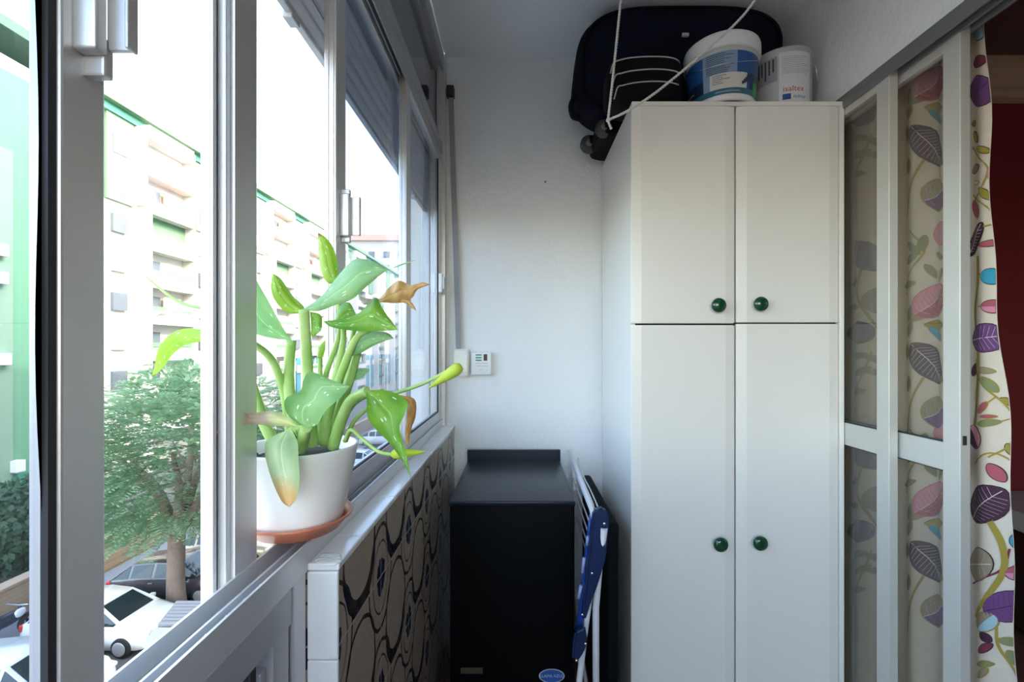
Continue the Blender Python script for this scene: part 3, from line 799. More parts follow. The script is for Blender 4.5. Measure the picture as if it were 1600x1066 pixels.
m.build('handle', M_chrome, tin)

# cord
def rope(mb, pts, r=.0037, pitch=.016):
    P = [Vector(p) for p in pts]; dense = [P[0]]
    for a, b in zip(P, P[1:]):
        n = max(1, int((b - a).length / .0028))
        for k in range(1, n + 1): dense.append(a.lerp(b, k / n))
    T, N, B = frames(dense); s = 0; off = [[], []]
    for i, p in enumerate(dense):
        if i: s += (p - dense[i - 1]).length
        for j in (0, 1):
            a = 2 * PI * s / pitch + PI * j
            off[j].append(p + (N[i] * math.cos(a) + B[i] * math.sin(a)) * r * .52)
    for j in (0, 1): mb.tube(off[j], r * .62, 6)
m = MB()
kn = at(950, 188, 1.30)
up1 = at(970, 0, 1.30); e1 = kn + (up1 - kn) * ((1.28 - .653) / (up1.z - kn.z)); e1.z = ZC
up2 = at(1180, 0, 1.30)
rope(m, smoothpath([kn, at(955, 145, 1.30), at(963, 70, 1.30), up1, e1], 8))
e2 = up2 + (up2 - at(1100, 83, 1.30)) * 1.05; e2.z = ZC
rope(m, smoothpath([kn, at(983, 172, 1.30), at(1032, 139, 1.30), at(1105, 77, 1.30), up2, e2], 8))
m.superell(kn, (.006, .005, .006), 2.2, 14, 9); rope(m, [kn, kn + Vector((.004, 0, -.012)), kn + Vector((.009, -.002, -.026))], .0035)
o = m.build('clothesline_cord', M_rope); tag(o, 'white twisted cord hanging in a V before the cabinet', 'cord')

# ------------------------------------------------------------------ gas heater
ht = thing('gas_heater', 'black portable gas heater against the end wall', 'heater', (-.02, 1.67, 0))
hx0, hx1, hy0, hy1, hz = -.213, .175, 1.413, 1.93, H(-.473)
m = MB(); m.box(hx0, hx1, hy0, hy1, .05, hz - .004, .006, 3); m.build('body', M_black, ht)
m = MB(); m.box(hx0 - .002, hx1 + .002, hy0 - .004, hy1, hz - .016, hz, .004, 3); m.build('top', M_blacktop, ht)
m = MB(); m.box(hx0 - .002, hx1 + .002, hy1 - .016, hy1 + .002, hz - .002, H(-.4265), .002); m.build('upstand', M_blacktop, ht)
m = MB()
def ov(c, rx, rz, y, mi):
    m.mi = mi; n = 32
    m.poly([(c[0] + rx * math.cos(2 * PI * k / n), y, c[1] + rz * math.sin(2 * PI * k / n)) for k in range(n)])
bc = ((862 - VX) * hy0 / F, H((VY - 1056) * hy0 / F))
ov(bc, .040, .022, hy0 - .0012, 1); ov(bc, .037, .0195, hy0 - .0018, 0)
m.mi = 1; put_text(m, 'LLAMA AZUL', .0125, lambda x, y: Vector((bc[0] + x, hy0 - .0024, bc[1] + y)))
m.build('badge', [plain('badge_blue', (.02, .10, .34), .3), plain('badge_silver', (.55, .55, .58), .3)], ht, recalc=False)
m = MB(); pc = ((737 - VX) * hy0 / F, H((VY - 1048) * hy0 / F)); m.box(pc[0] - .034, pc[0] + .034, hy0 - .002, hy0 + .001, pc[1] - .009, pc[1] + .009, .0005)
m.build('maker_plate', plain('plate_bronze', (.10, .085, .055), .4, .5), ht)
for x in (hx0 + .04, hx1 - .04):
    for y in (hy0 + .05, hy1 - .05):
        m = MB(); m.lathe([(0, -.012), (.018, -.012), (.024, -.006), (.024, .006), (.018, .012), (0, .012)], (x, y, .024), 20, Matrix.Rotation(PI / 2, 3, 'X')); m.box(x - .012, x + .012, y - .016, y + .016, .04, .055); m.build('caster', M_rub, ht)

# ------------------------------------------------------------------ folded drying rack
rk = thing('drying_rack', 'folded drying rack with blue ends beside the heater', 'drying rack', (.24, 1.5, 0))
A0, A1 = at(890, 706, 1.95), at(924, 790, 1.262)
m = MB(); m.tube([A0, A1, at(929, 815, 1.255)], .0085, 12); m.tube(smoothpath([at(903, 716, 1.93), at(912, 745, 1.75), at(922, 765, 1.62), at(934, 792, 1.46)], 5), .003, 8)
m.build('top_bar', M_whitem, rk)
m = MB()
for k in range(5):
    if k: m.build('wire', M_whitem, rk); m = MB()
    dz = -.05 - .055 * k; m.tube([A0 + Vector((.008 + .004 * k, 0, dz)), A1 + Vector((.012 + .004 * k, .03, dz))], .0025, 6)
m.build('wire', M_whitem, rk)
Yk = 1.25
def plate(pts, y0, y1, mat, name, bev=.006):
    m = MB(); m.prism([(at(px, py, Yk).x, at(px, py, Yk).z) for px, py in pts], y0, y1, 'y')
    bmesh.ops.recalc_face_normals(m.bm, faces=list(m.bm.faces))
    bmesh.ops.bevel(m.bm, geom=list(m.bm.edges), offset=bev, segments=3, affect='EDGES', clamp_overlap=True)
    return m.build(name, mat, rk)
e = plate([(926, 798), (932, 793), (944, 793), (950, 803), (951, 815), (946, 870), (934, 910), (922, 942), (914, 968), (908, 965), (910, 950), (917, 880), (922, 830)], Yk - .012, Yk + .014, M_bluepd, 'end_bracket')
m = MB(); m.tube([at(927, 806, Yk + .03), at(922, 845, Yk + .03), at(912, 930, Yk + .03), at(905, 985, Yk + .03)], [.012, .012, .011, .011], 12)
m.build('side_rail', M_bluep, rk)
m = MB()
for a, b in (((919, 838), (917, 852)), ((913, 872), (910, 895)), ((908, 915), (904, 935))):
    m = MB(); p, q = at(*a, Yk + .0165), at(*b, Yk + .0165); m.tube([p, q], .0048, 8); m.build('clip', plain('pale_blue_clip', (.30, .36, .62), .35), rk)
e2_ = plate([(899, 985), (914, 978), (918, 1000), (912, 1018), (902, 1032), (894, 1030), (895, 1000)], Yk - .01, Yk + .012, M_bluepd, 'lower_bracket')
for px, py, hold in ((943, 816, e), (924, 893, e), (909, 957, e), (914, 1002, e2_), (900, 1028, e2_)):
    m = MB(); p = at(px, py, Yk); m.lathe([(0, 0), (.0042, 0), (.0038, .003), (0, .004)], (p.x, Yk - .0105, p.z), 12, Matrix.Rotation(PI / 2, 3, 'X')); m.build('rivet', M_chrome, hold)
foot1 = at(932, 1066, 1.26); foot2 = at(905, 1066, 1.24)
m = MB(); m.tube([at(944, 826, 1.238), at(936, 890, 1.262), at(931, 950, 1.262), Vector((foot1.x, 1.262, .008))], .0095, 12); m.build('leg', M_whitem, rk)
m = MB(); m.tube([at(922, 930, 1.285), at(914, 985, 1.285), at(905, 1066, 1.285), Vector((at(892, 1066, 1.285).x, 1.285, .008))], .0088, 12); m.build('leg', M_whitem, rk)
m = MB(); m.tube([Vector((.235, 1.93, H(-.47))), Vector((.235, 1.93, .008))], .0088, 12); m.build('leg', M_whitem, rk)
m = MB(); m.tube([Vector((foot1.x, 1.262, .20)), Vector((.235, 1.93, .20))], .006, 10); m.build('stretcher', M_whitem, rk)
# folded board in the gap
m = MB(); m.box(.276, .313, 1.41, 1.97, 0, H(-.545), .012, 3)
o = m.build('folding_board', plain('black_board', (.004, .005, .006), .7, spec=.1), None); tag(o, 'black folded board between drying rack and cabinet', 'board')

# ------------------------------------------------------------------ things on the end wall
sw = thing('strap_winder', 'cream blind strap winder with a grey strap in the corner', 'strap winder', (-.25, 1.97, H(-.06)))
m = MB()
sx0, sx1 = at(710, 0, 1.985).x, at(733, 0, 1.985).x; z0_, z1_ = H((VY - 590) * 1.96 / F), H((VY - 545) * 1.96 / F); dz_ = z1_ - z0_
m.prism([(1.998, z0_ + .012), (1.998, z1_ - .004), (1.988, z1_), (1.972, z1_ - .002), (1.957, z1_ - .035), (1.957, z0_ + .03), (1.972, z0_ + .002), (1.988, z0_)], sx0, sx1, 'x')
bmesh.ops.recalc_face_normals(m.bm, faces=list(m.bm.faces)); bmesh.ops.bevel(m.bm, geom=list(m.bm.edges), offset=.006, segments=3, affect='EDGES', clamp_overlap=True)
m.build('case', M_cream, sw)
m = MB(); a = at(705, 152, 1.985); b = at(717, 548, 1.985)
m.hexa([(b.x - .011, 1.978, b.z - .01), (b.x + .011, 1.978, b.z - .01), (b.x + .011, 1.980, b.z - .01), (b.x - .011, 1.980, b.z - .01), (a.x - .011, 1.978, a.z), (a.x + .011, 1.978, a.z), (a.x + .011, 1.980, a.z), (a.x - .011, 1.980, a.z)])
m.build('strap', M_grey, sw)
m = MB(); m.box(a.x - .018, a.x + .014, 1.965, 1.999, a.z - .005, a.z + .045, .006, 3); m.build('strap_guide', plain('dark_guide', (.03, .03, .03), .6), sw)

tm = thing('thermostat', 'small white thermostat with a display on the end wall', 'thermostat', (-.165, 2.0, H(-.06)))
p0 = at(736, 586, 1.985); p1 = at(768, 550, 1.985)
m = MB(); m.box(p0.x, p1.x, 1.975, 2.0, p0.z, p1.z, .004, 3); m.build('case', M_white, tm)
W_, H_ = p1.x - p0.x, p1.z - p0.z
fy = 1.9742
def rect(mb, u0, u1, v0, v1, y=fy): mb.poly([(p0.x + u0 * W_, y, p0.z + v0 * H_), (p0.x + u1 * W_, y, p0.z + v0 * H_), (p0.x + u1 * W_, y, p0.z + v1 * H_), (p0.x + u0 * W_, y, p0.z + v1 * H_)])
m = MB(); m.mi = 1; rect(m, .22, .56, .60, .92); m.mi = 0
for v in (.84, .72, .61): rect(m, .24, .52, v, v + .055, fy - .0004)
m.mi = 2; rect(m, .62, .80, .62, .90)
m.build('display', [plain('display_green', (.03, .25, .15), .3), plain('display_pale', (.55, .66, .58), .3), plain('display_black', (.01, .012, .012), .3)], tm, recalc=False)
m = MB(); rect(m, .22, .82, .50, .52); rect(m, .26, .82, .38, .40); rect(m, .42, .62, .22, .235); m.build('marking', plain('grey_print', (.35, .35, .36), .6), tm, recalc=False)
# small nail in the wall
m = MB(); pn = at(852, 284, 1.995); m.lathe([(0, 0), (.003, 0), (.003, .006), (0, .007)], (pn.x, 1.999, pn.z), 10, Matrix.Rotation(PI / 2, 3, 'X')); o = m.build('nail', M_gap); tag(o, 'dark nail head in the white end wall', 'nail')

# ------------------------------------------------------------------ plant
PC = Vector((-.371, .768, H(-.301)))
m = MB(); m.lathe([(0, .0035), (.060, .0035), (.064, .006), (.0765, .019), (.0835, .0245), (.0875, .024), (.0865, .0205), (.079, .0155), (.067, .0), (.062, -.0005), (0, -.0005)], PC, 56)
o = m.build('plant_saucer', M_terra); tag(o, 'terracotta plastic saucer under the white flowerpot', 'saucer')
PB = PC + Vector((0, 0, .0042))
pl = thing('potted_calla_lily', 'spotted calla lily in a white pot on the window track', 'potted plant', PB)
m = MB(); hp = .134
prof = [(0, .0), (.062, .0), (.0665, .003), (.071, .012), (.0835, .070), (.0915, .112), (.0945, .131), (.0945, hp), (.0925, hp + .001), (.0905, hp - .002), (.087, .105), (.0, .105)]
m.lathe(prof, PB, 64); m.build('pot', M_pot, pl)
m = MB(); m.lathe([(.0865, .104), (.0865, .110), (.07, .117), (.04, .121), (0, .122)], PB, 40)
rr = random.Random(2)
for k in range(60):
    a = rr.random() * 6.28; r = .08 * math.sqrt(rr.random()); m.superell(PB + Vector((r * math.cos(a), r * math.sin(a), .115)), (.006, .006, .006), 2.3, 8, 6, .3, k)
m.build('soil', M_soil, pl)

def stem(mb, pts, r):
    P = smoothpath([at(*p) for p in pts], 6); mb.tube(P, r, 10, squash=.8)
def blade(name, mid, wl, wr, mat, cup=.25, twist=0.0, nst=28, ripple=0.0, seed=0, parent=None, tilt=0.0):
    """leaf blade: midrib in picture units with a depth for each point, widths in picture units to either side"""
    P = smoothpath([at(*p) for p in mid], 10)
    n = len(P); T, _, _ = frames(P)
    def samp(a): return [x for x in smooth1(a, n)]
    WL, WR = samp(wl), samp(wr)
    m = MB(); NU = 13; rows = []
    for i, (p, t) in enumerate(zip(P, T)):
        view = (p - Vector((0, 0, EYE))).normalized()
        side = t.cross(view)
        side = side.normalized() if side.length > 1e-4 else Vector((1, 0, 0))
        nor = side.cross(t).normalized()
        tw = twist * (i / (n - 1)) + tilt
        q = Matrix.Rotation(tw, 3, t); side = q @ side; nor = q @ nor
        k = p.y / F; row = []
        for j in range(NU):
            s = (j / (NU - 1)) * 2 - 1
            w = (WL[i] if s < 0 else WR[i]) * k
            rp = ripple * w * math.sin(i * .9 + seed + s * 2) * abs(s)
            row.append(m.v(p + side * s * w + nor * (cup * w * (s * s) - .15 * w * (1 - abs(s)) * abs(cup)) + nor * rp))
        rows.append(row)
    for i in range(n - 1):
        for j in range(NU - 1):
            u0, u1, v0, v1 = j / (NU - 1), (j + 1) / (NU - 1), i / (n - 1), (i + 1) / (n - 1)
            m.face([rows[i][j], rows[i][j + 1], rows[i + 1][j + 1], rows[i + 1][j]], True, [(u0, v0), (u1, v0), (u1, v1), (u0, v1)])
    return m.build(name, mat, parent or pl, recalc=False)
def smooth1(a, n):
    P = smoothpath([(x, 0, 0) for x in a], 12); L_ = len(P)
    return [max(.15, P[min(L_ - 1, round(i / (n - 1) * (L_ - 1)))].x) for i in range(n)]
def leaf(mid, wl, wr, mat, st=None, r=None, name='leaf', **kw):
    b = blade(name, mid, wl, wr, mat, **kw)
    if st:
        m = MB(); stem(m, st, r or [.0075, .0055]); m.build('stem', L_stem, b)
    return b
Z1 = lambda q: (320 + q[0] / 2.4227, 300 + q[1] / 2.4227)
Z2 = lambda q: (320 + q[0] / 2.5, 640 + q[1] / 2.5)
def blade2(ea, eb, deps, mat, name='leaf', cup=.25, tilt=0.0, ripple=0.0, zf=Z1, st=None, r=None, seed=0):
    """leaf blade between two margins, base to tip; deps: distances along it, tilt: how much nearer the second margin is"""
    NS, NU = 30, 13
    def res(e):
        P = smoothpath([Vector((*zf(q), 0)) for q in e], 12); ln = [0]
        for a_, b_ in zip(P, P[1:]): ln.append(ln[-1] + (b_ - a_).length)
        out = []; k = 0
        for i_ in range(NS):
            t = ln[-1] * i_ / (NS - 1)
            while k < len(ln) - 2 and ln[k + 1] < t: k += 1
            f = (t - ln[k]) / max(1e-9, ln[k + 1] - ln[k]); out.append(P[k].lerp(P[k + 1], min(1, f)))
        return out
    A, B = res(ea), res(eb); D = lerplist(list(deps), NS)
    m = MB(); rows = []
    for i_ in range(NS):
        w = (A[i_] - B[i_]).length * D[i_] / F; row = []
        for j_ in range(NU):
            u = j_ / (NU - 1); q = A[i_].lerp(B[i_], u); sgn = 2 * u - 1
            y = D[i_] - tilt * sgn * w * .5 + cup * w * (sgn * sgn - .45 + .25 * (1 - abs(sgn)) ** 3) + ripple * w * math.sin(i_ * .8 + seed + 3 * u) * (.3 + abs(sgn))
            row.append(m.v(at(q.x, q.y, y)))
        rows.append(row)
    for i_ in range(NS - 1):
        for j_ in range(NU - 1):
            u0, u1, v0, v1 = j_ / (NU - 1), (j_ + 1) / (NU - 1), i_ / (NS - 1), (i_ + 1) / (NS - 1)
            m.face([rows[i_][j_], rows[i_][j_ + 1], rows[i_ + 1][j_ + 1], rows[i_ + 1][j_]], True, [(u0, v0), (u1, v0), (u1, v1), (u0, v1)])
    b = m.build(name, mat, pl, recalc=False)
    if st:
        m = MB(); stem(m, st, r or [.0075, .0055]); m.build('stem', L_stem, b)
    return b
# each leaf: its two margins from base to tip, its distance, its stem
blade2([(330, 562), (300, 520), (250, 430), (200, 340), (172, 282), (180, 230), (190, 133)], [(330, 562), (235, 550), (165, 520), (120, 430), (135, 330), (150, 240), (190, 133)], [.76, .735, .722, .72, .725], L_teal, cup=.35, tilt=.5,
       st=[(476, 700, .77), (458, 650, .768), (451, 590, .766), (455, 531, .76)], r=[.0115, .0095, .0085])
blade2([(500, 345), (507, 300), (490, 220), (460, 175), (428, 152)], [(500, 345), (465, 345), (440, 300), (430, 220), (428, 152)], [.80, .80, .795, .79], L_lime, cup=.5,
       st=[(500, 690, .80), (505, 600, .80), (530, 520, .80), (526, 442, .80)], r=[.007, .005, .004])
blade2([(368, 446), (440, 395), (510, 310), (570, 254), (640, 265), (690, 293), (740, 274), (797, 257)], [(368, 446), (430, 452), (490, 430), (560, 405), (620, 352), (685, 300), (738, 281), (797, 259)], [.70, .69, .68, .675, .67], L_teal, cup=.35, tilt=.7,
       st=[(487, 697, .745), (483, 630, .735), (480, 560, .72), (477, 515, .705), (475, 484, .70)], r=[.0115, .0095, .0085, .008, .0085])
blade2([(368, 462), (376, 436), (330, 390), (290, 330), (258, 308)], [(368, 462), (310, 456), (265, 410), (250, 355), (258, 308)], [.715, .715, .71, .715], L_lime, cup=.6, tilt=.3)
blade2([(398, 452), (438, 465), (444, 500), (440, 527)], [(398, 452), (402, 500), (405, 548), (440, 527)], [.705, .70, .695], L_green, cup=.3)
blade2([(447, 490), (520, 480), (580, 460), (618, 425), (648, 398), (675, 445), (732, 522)], [(447, 490), (480, 512), (540, 523), (600, 529), (660, 527), (700, 525), (732, 522)], [.70, .705, .71, .70, .69], L_green, cup=.3, tilt=.4,
       st=[(505, 695, .76), (515, 640, .745), (533, 585, .735), (556, 530, .725), (580, 514, .715)], r=[.009, .0075, .006, .004])
blade2([(540, 602), (560, 565), (600, 530), (660, 528), (695, 535), (716, 555)], [(540, 602), (548, 622), (590, 610), (640, 582), (690, 562), (716, 555)], [.74, .735, .73, .725], L_teal, cup=.4, tilt=.6,
       st=[(515, 697, .775), (530, 640, .765), (548, 590, .755), (560, 545, .745)], r=[.0095, .008, .0065])
blade2([(488, 512), (505, 440), (545, 418), (572, 462)], [(488, 512), (530, 512), (560, 492), (572, 462)], [.78, .78, .78], L_green, cup=.3)
blade2([(547, 735), (480, 712), (400, 680), (372, 715), (362, 752), (303, 786), (318, 850), (385, 892)], [(547, 736), (522, 770), (492, 797), (466, 820), (448, 842), (436, 866), (418, 886), (385, 892)], [.66, .655, .65, .65, .655], L_teal, cup=-.3, tilt=.25,
       st=[(470, 699, .72), (474, 685, .69), (479, 667, .66)], r=[.0125, .0115, .009])
blade2([(612, 752), (690, 752), (764, 788), (757, 840), (737, 890), (752, 950), (783, 1088)], [(612, 752), (613, 800), (617, 855), (650, 902), (700, 952), (748, 1020), (783, 1088)], [.68, .672, .668, .665, .66], L_green, cup=-.35, tilt=-.2,
       st=[(520, 699, .755), (534, 655, .735), (550, 625, .71), (574, 611, .685)], r=[.0115, .0105, .0095, .0075])
blade2([(310, 85), (245, 118), (234, 170), (262, 275), (300, 358), (331, 381)], [(340, 80), (362, 130), (366, 200), (370, 280), (356, 350), (331, 381)], [.675, .660, .650, .645], L_pale, cup=-.3, zf=Z2,
       st=[(462, 702, .70), (458, 684, .69), (450, 674, .68)], r=[.008, .0065, .006])
blade2([(352, 890), (310, 850), (250, 831), (180, 838), (110, 842), (60, 868), (22, 918)], [(352, 892), (320, 888), (260, 886), (190, 880), (130, 880), (80, 895), (22, 930)], [.69, .665, .64, .62, .60], L_dry, cup=-.5, ripple=.12,
       st=[(475, 700, .72), (472, 685, .70), (465, 668, .69)], r=[.007, .006])
blade2([(490, 690), (540, 671), (600, 667), (627, 672)], [(490, 690), (540, 716), (590, 706), (627, 672)], [.80, .80, .80], L_teal, cup=.3)
blade2([(423, 652), (430, 590), (457, 560)], [(423, 652), (452, 612), (457, 560)], [.79, .79, .79], L_lime, cup=.3)
leaf([(318, 527, .70), (285, 530, .70), (262, 548, .70), (250, 572, .70), (238, 588, .70)], [12, 15, 12, 7, 1], [6, 10, 9, 5, 1], L_lime,
     [(455, 700, .79), (448, 640, .775), (440, 600, .765), (425, 563, .74), (400, 540, .72), (375, 530, .71), (318, 527, .70)], [.0075, .007, .0065, .0055, .0045], cup=.3)
# bare stems
m = MB(); stem(m, [(432, 700, .745), (412, 660, .735), (400, 620, .73), (393, 595, .728)], [.0095, .009, .006]); stem(m, [(508, 690, .785), (522, 600, .78), (536, 535, .78), (536, 505, .78)], [.0075, .006, .004])
stem(m, [(498, 690, .79), (500, 620, .79), (500, 560, .79)], [.005, .004]); stem(m, [(526, 690, .79), (540, 650, .79), (560, 625, .79), (600, 610, .80)], [.006, .005, .004])
m.build('stem', L_stem, pl)
# flowers
blade2([(655, 414), (700, 360), (735, 336), (780, 352), (825, 342), (852, 350)], [(655, 416), (710, 421), (750, 418), (786, 400), (806, 370), (852, 351)], [.74, .735, .73, .73], L_orange, 'flower', cup=.45, ripple=.16,
       st=[(510, 690, .79), (540, 600, .78), (552, 520, .77), (575, 480, .75), (592, 470, .742)], r=[.005, .004, .003])
blade2([(583, 393), (612, 402), (640, 405), (668, 402)], [(583, 396), (600, 426), (640, 424), (668, 412)], [.745, .745, .742], L_pink, 'flower', cup=.4, ripple=.2)
blade2([(745, 402), (775, 412), (790, 428), (800, 447)], [(742, 416), (764, 424), (782, 438), (798, 449)], [.73, .728, .728], L_orange, 'flower', cup=.4, ripple=.1)
blade2([(735, 768), (795, 786), (798, 850), (781, 900), (771, 957)], [(733, 775), (764, 792), (765, 860), (759, 915), (764, 957)], [.70, .698, .70, .70], L_brown, cup=.5, ripple=.25)
leaf([(318, 478, .69), (290, 480, .69), (268, 487, .69), (244, 494, .69)], [10, 9, 6, .5], [9, 8, 5, .5], L_pink, [(318, 482, .69), (285, 474, .69), (255, 455, .69), (228, 432, .69)], [.0016, .0026, .001], name='flower', cup=.4, ripple=.2)
def bud(a, b, w, st, r):
    m = MB(); P = smoothpath([at(*a), at(*b)], 14); n = len(P); k = a[2] / F
    m.tube(P, [max(.5, w * min(1, (i / (n - 1) * 1.35 + .05)) ** .75 * min(1, (1.04 - i / (n - 1)) * 7) ** .5) * k for i in range(n)], 14)
    f = m.build('flower_bud', L_bud, pl); m = MB(); stem(m, st, r); m.build('stem', L_stem, f)
bud((671, 606, .76), (721, 572, .76), 9.5, [(540, 690, .775), (556, 655, .77), (600, 622, .765), (660, 600, .76), (712, 573, .76)], [.004, .0032, .0028])
bud((665, 706, .70), (612, 710, .70), 8, [(538, 690, .73), (548, 672, .72), (565, 685, .71), (590, 705, .70), (614, 711, .70)], [.0035, .003, .003])

# ------------------------------------------------------------------ outside
m = MB(); m.box(-90, -.42, -60, 200, GZ - .3, GZ); struct('street', m, plain('asphalt', (.11, .108, .105), .9, 0, .12, 1.2, 40, .2), 'grey asphalt street far below', 'street')
m = MB(); m.box(-17.3, -14.6, -40, 160, GZ, GZ + .12); struct('sidewalk', m, plain('pavement', (.20, .205, .215), .85, 0, .1, 2), 'grey pavement beside the brick garden wall', 'pavement')
def brick_mat():
    t = NT('brick'); b = t.n('ShaderNodeTexBrick'); b.inputs['Scale'].default_value = 3
    mp = t.n('ShaderNodeMapping'); mp.inputs['Rotation'].default_value = (PI / 2, 0, PI / 2); t.put(mp.inputs[0], t.obj()); t.put(b.inputs['Vector'], mp.outputs[0])
    b.inputs['Color1'].default_value = col((.40, .27, .16)); b.inputs['Color2'].default_value = col((.32, .21, .13)); b.inputs['Mortar'].default_value = col((.45, .38, .3))
    return t.done(t.pbr(b.outputs[0], .9))
m = MB(); m.box(-17.8, -17.4, -40, 60, GZ, GZ + 1.3); m.box(-17.85, -17.35, -40, 60, GZ + 1.3, GZ + 1.4)
o = m.build('garden_wall', brick_mat()); tag(o, 'low brown brick wall along the pavement', 'wall', kind='structure')

# opposite block of flats
BX = -29.5; BT = H(17.6)
M_bw = plain('facade_white', (.55, .53, .50), .8, 0, .04, .5); M_bg = plain('facade_green', (.105, .205, .125), .75, 0, .06, .5); M_bgt = plain('tower_green', (.13, .30, .17), .75, 0, .06, .5); M_bgd = plain('facade_dark_green', (.05, .24, .16), .7, 0, .06, .5)
M_win = plain('facade_window', (.10, .13, .16), .15, 0, .2, 1); M_blind = plain('facade_blind', (.60, .55, .48), .7, 0, .1, 1); M_terr = plain('balcony_brick', (.55, .32, .24), .8, 0, .1, 1)
M_shop = plain('shop_teal', (.05, .25, .32), .3, 0, .2, .6)
bl = thing('apartment_building', 'long white and green block of flats across the street', 'building', (BX - 6, 70, GZ))
m = MB(); m.box(BX - 12, BX, 28.7, 150, GZ, BT); m.build('wall', M_bw, bl)
m = MB(); m.box(BX - 12.5, BX + .9, 28.7, 150, BT, BT + .45, .03); m.build('eave', M_bg, bl)
m = MB(); m.box(BX, BX + .35, 28.7, 150, BT - .55, BT); m.build('gutter', M_bgd, bl)
floors = [-6.5 + 2.87 * k for k in range(9)]
y = 32.4; k = 0; mods = []
while y < 112: mods.append(y); y += 9.0 if y < 70 else 12
for mi_, y0 in enumerate(mods):
    m = MB()
    m.box(BX, BX + .18, y0, y0 + 2.3, H(10.8), BT - .55); m.build('green_panel', M_bg, bl)
    m = MB(); m.box(BX, BX + .18, y0 + 2.9, y0 + 7.6, H(9.0), H(10.6)); m.build('green_panel', M_bg, bl)
    for f in floors:
        if f < 8:
            m = MB(); m.box(BX, BX + .75, y0 + 2.75, y0 + 7.6, H(f + .9), H(f + 1.25)); m.build('green_band', M_bg, bl)
    m = MB(); m.box(BX, BX + 1.25, y0 + 2.3, y0 + 2.75, GZ, H(10.6)); m.build('pilaster', M_bw, bl)
    m = MB(); m.box(BX, BX + 1.0, y0 + 7.6, y0 + 7.75, GZ, BT - .55); m.build('fin', M_bw, bl)
    m = MB(); m.box(BX, BX + 1.0, y0 + 2.4, y0 + 2.6, H(11), BT - .55); m.build('fin', M_bw, bl)
    if y0 > 80: continue
    for j, f in enumerate(floors):
        if f < -4 and y0 < 60: pass
        m = MB(); m.box(BX, BX + 1.0, y0 + 2.75, y0 + 7.6, H(f - .2), H(f + .85), .02); b = m.build('balcony', M_bw, bl)
        m = MB(); m.box(BX, BX + .06, y0 + 3.3, y0 + 5.0, H(f + .2), H(f + 2.1)); m.build('window', M_win, b)
        if (mi_ + j) % 3 == 0:
            m = MB(); m.box(BX + .3, BX + .5, y0 + 5.0, y0 + 6.6, H(f + .85), H(f + 2.1)); m.build('blind', M_terr if j > 5 else M_blind, b)
        m = MB(); m.box(BX - .05, BX + .22, y0 + .5, y0 + 1.7, H(f + .7), H(f + 2.0)); m.build('window', M_win if (mi_ * 3 + j) % 2 else M_blind, bl)
m = MB(); m.box(BX, BX + .3, 60, 130, H(-7.5), H(-1.2)); m.build('shopfront', M_shop, bl)
m = MB()
for k in range(16): m.box(BX + .3, BX + .4, 61 + k * 4, 61.5 + k * 4, GZ, H(-1.2)); m.box(BX + .3, BX + .45, 60 + k * 4.4, 62.5 + k * 4.4, H(-3.2), H(-2.2))
m.build('shop_frame', M_bw, bl)
# green stair tower of the same block, nearest
tw = thing('stair_tower', 'light green tower of flats at the left edge', 'building', (BX + .6, 24.5, GZ))
m = MB(); m.box(BX - 3, BX + 1.2, 20, 26.9, GZ + 1.5, BT - 2.2); m.box(BX - 3, BX + .2, 20, 28.6, GZ + 1.5, H(13.6)); m.build('wall', M_bgt, tw)
m = MB(); m.box(BX - 3, BX + 1.9, 18, 28.6, BT - .25, BT + .35, .03); m.build('eave', M_bg, tw)
m = MB(); m.box(BX - .2, BX + 1.0, 24.4, 28.65, BT - 2.1, BT - 1.3); m.build('parapet', M_bw, tw)
m = MB(); m.box(BX + .1, BX + .5, 26.9, 28.4, H(14.8), H(15.4)); m.build('window', M_win, tw)
m = MB(); m.box(BX + .1, BX + .6, 26.9, 28.6, H(13.3), H(13.8)); m.build('window', M_win, tw)
m = MB(); m.box(BX + 1.2, BX + 1.35, 24.0, 25.35, GZ + 2, H(11.0)); m.build('panel', plain('tower_pale_green', (.20, .31, .21), .75, 0, .05, .5), tw)
for zz_, ya in ((5.0, 24.35), (3.5, 24.35), (-.9, 24.5), (-6.9, 25.2)):
    m = MB(); m.box(BX + 1.2, BX + 1.7, ya, ya + .5, H(zz_), H(zz_ + .65), .03); m.build('air_conditioner', M_white, tw)
m = MB(); m.box(BX + 1.15, BX + 1.25, 20, 27, GZ, GZ + 2.4); m.build('base', M_bgd, tw)
# far block with a reddish roof
fb = thing('corner_building', 'distant pale building with a reddish roof edge', 'building', (-30, 158, GZ))
m = MB(); m.box(-60, -28, 152, 180, GZ, H(36)); m.build('wall', M_bw, fb)
m = MB(); m.box(-60, -27.2, 151, 180, H(36), H(38)); m.build('roof', plain('reddish_roof', (.62, .35, .28), .8), fb)
for r_ in range(7):
    m = MB()
    for c_ in range(4): m.box(-50 + c_ * 5, -48 + c_ * 5, 151.8, 152, H(4 + r_ * 4.4), H(6 + r_ * 4.4))
    m.build('window', M_win, fb)

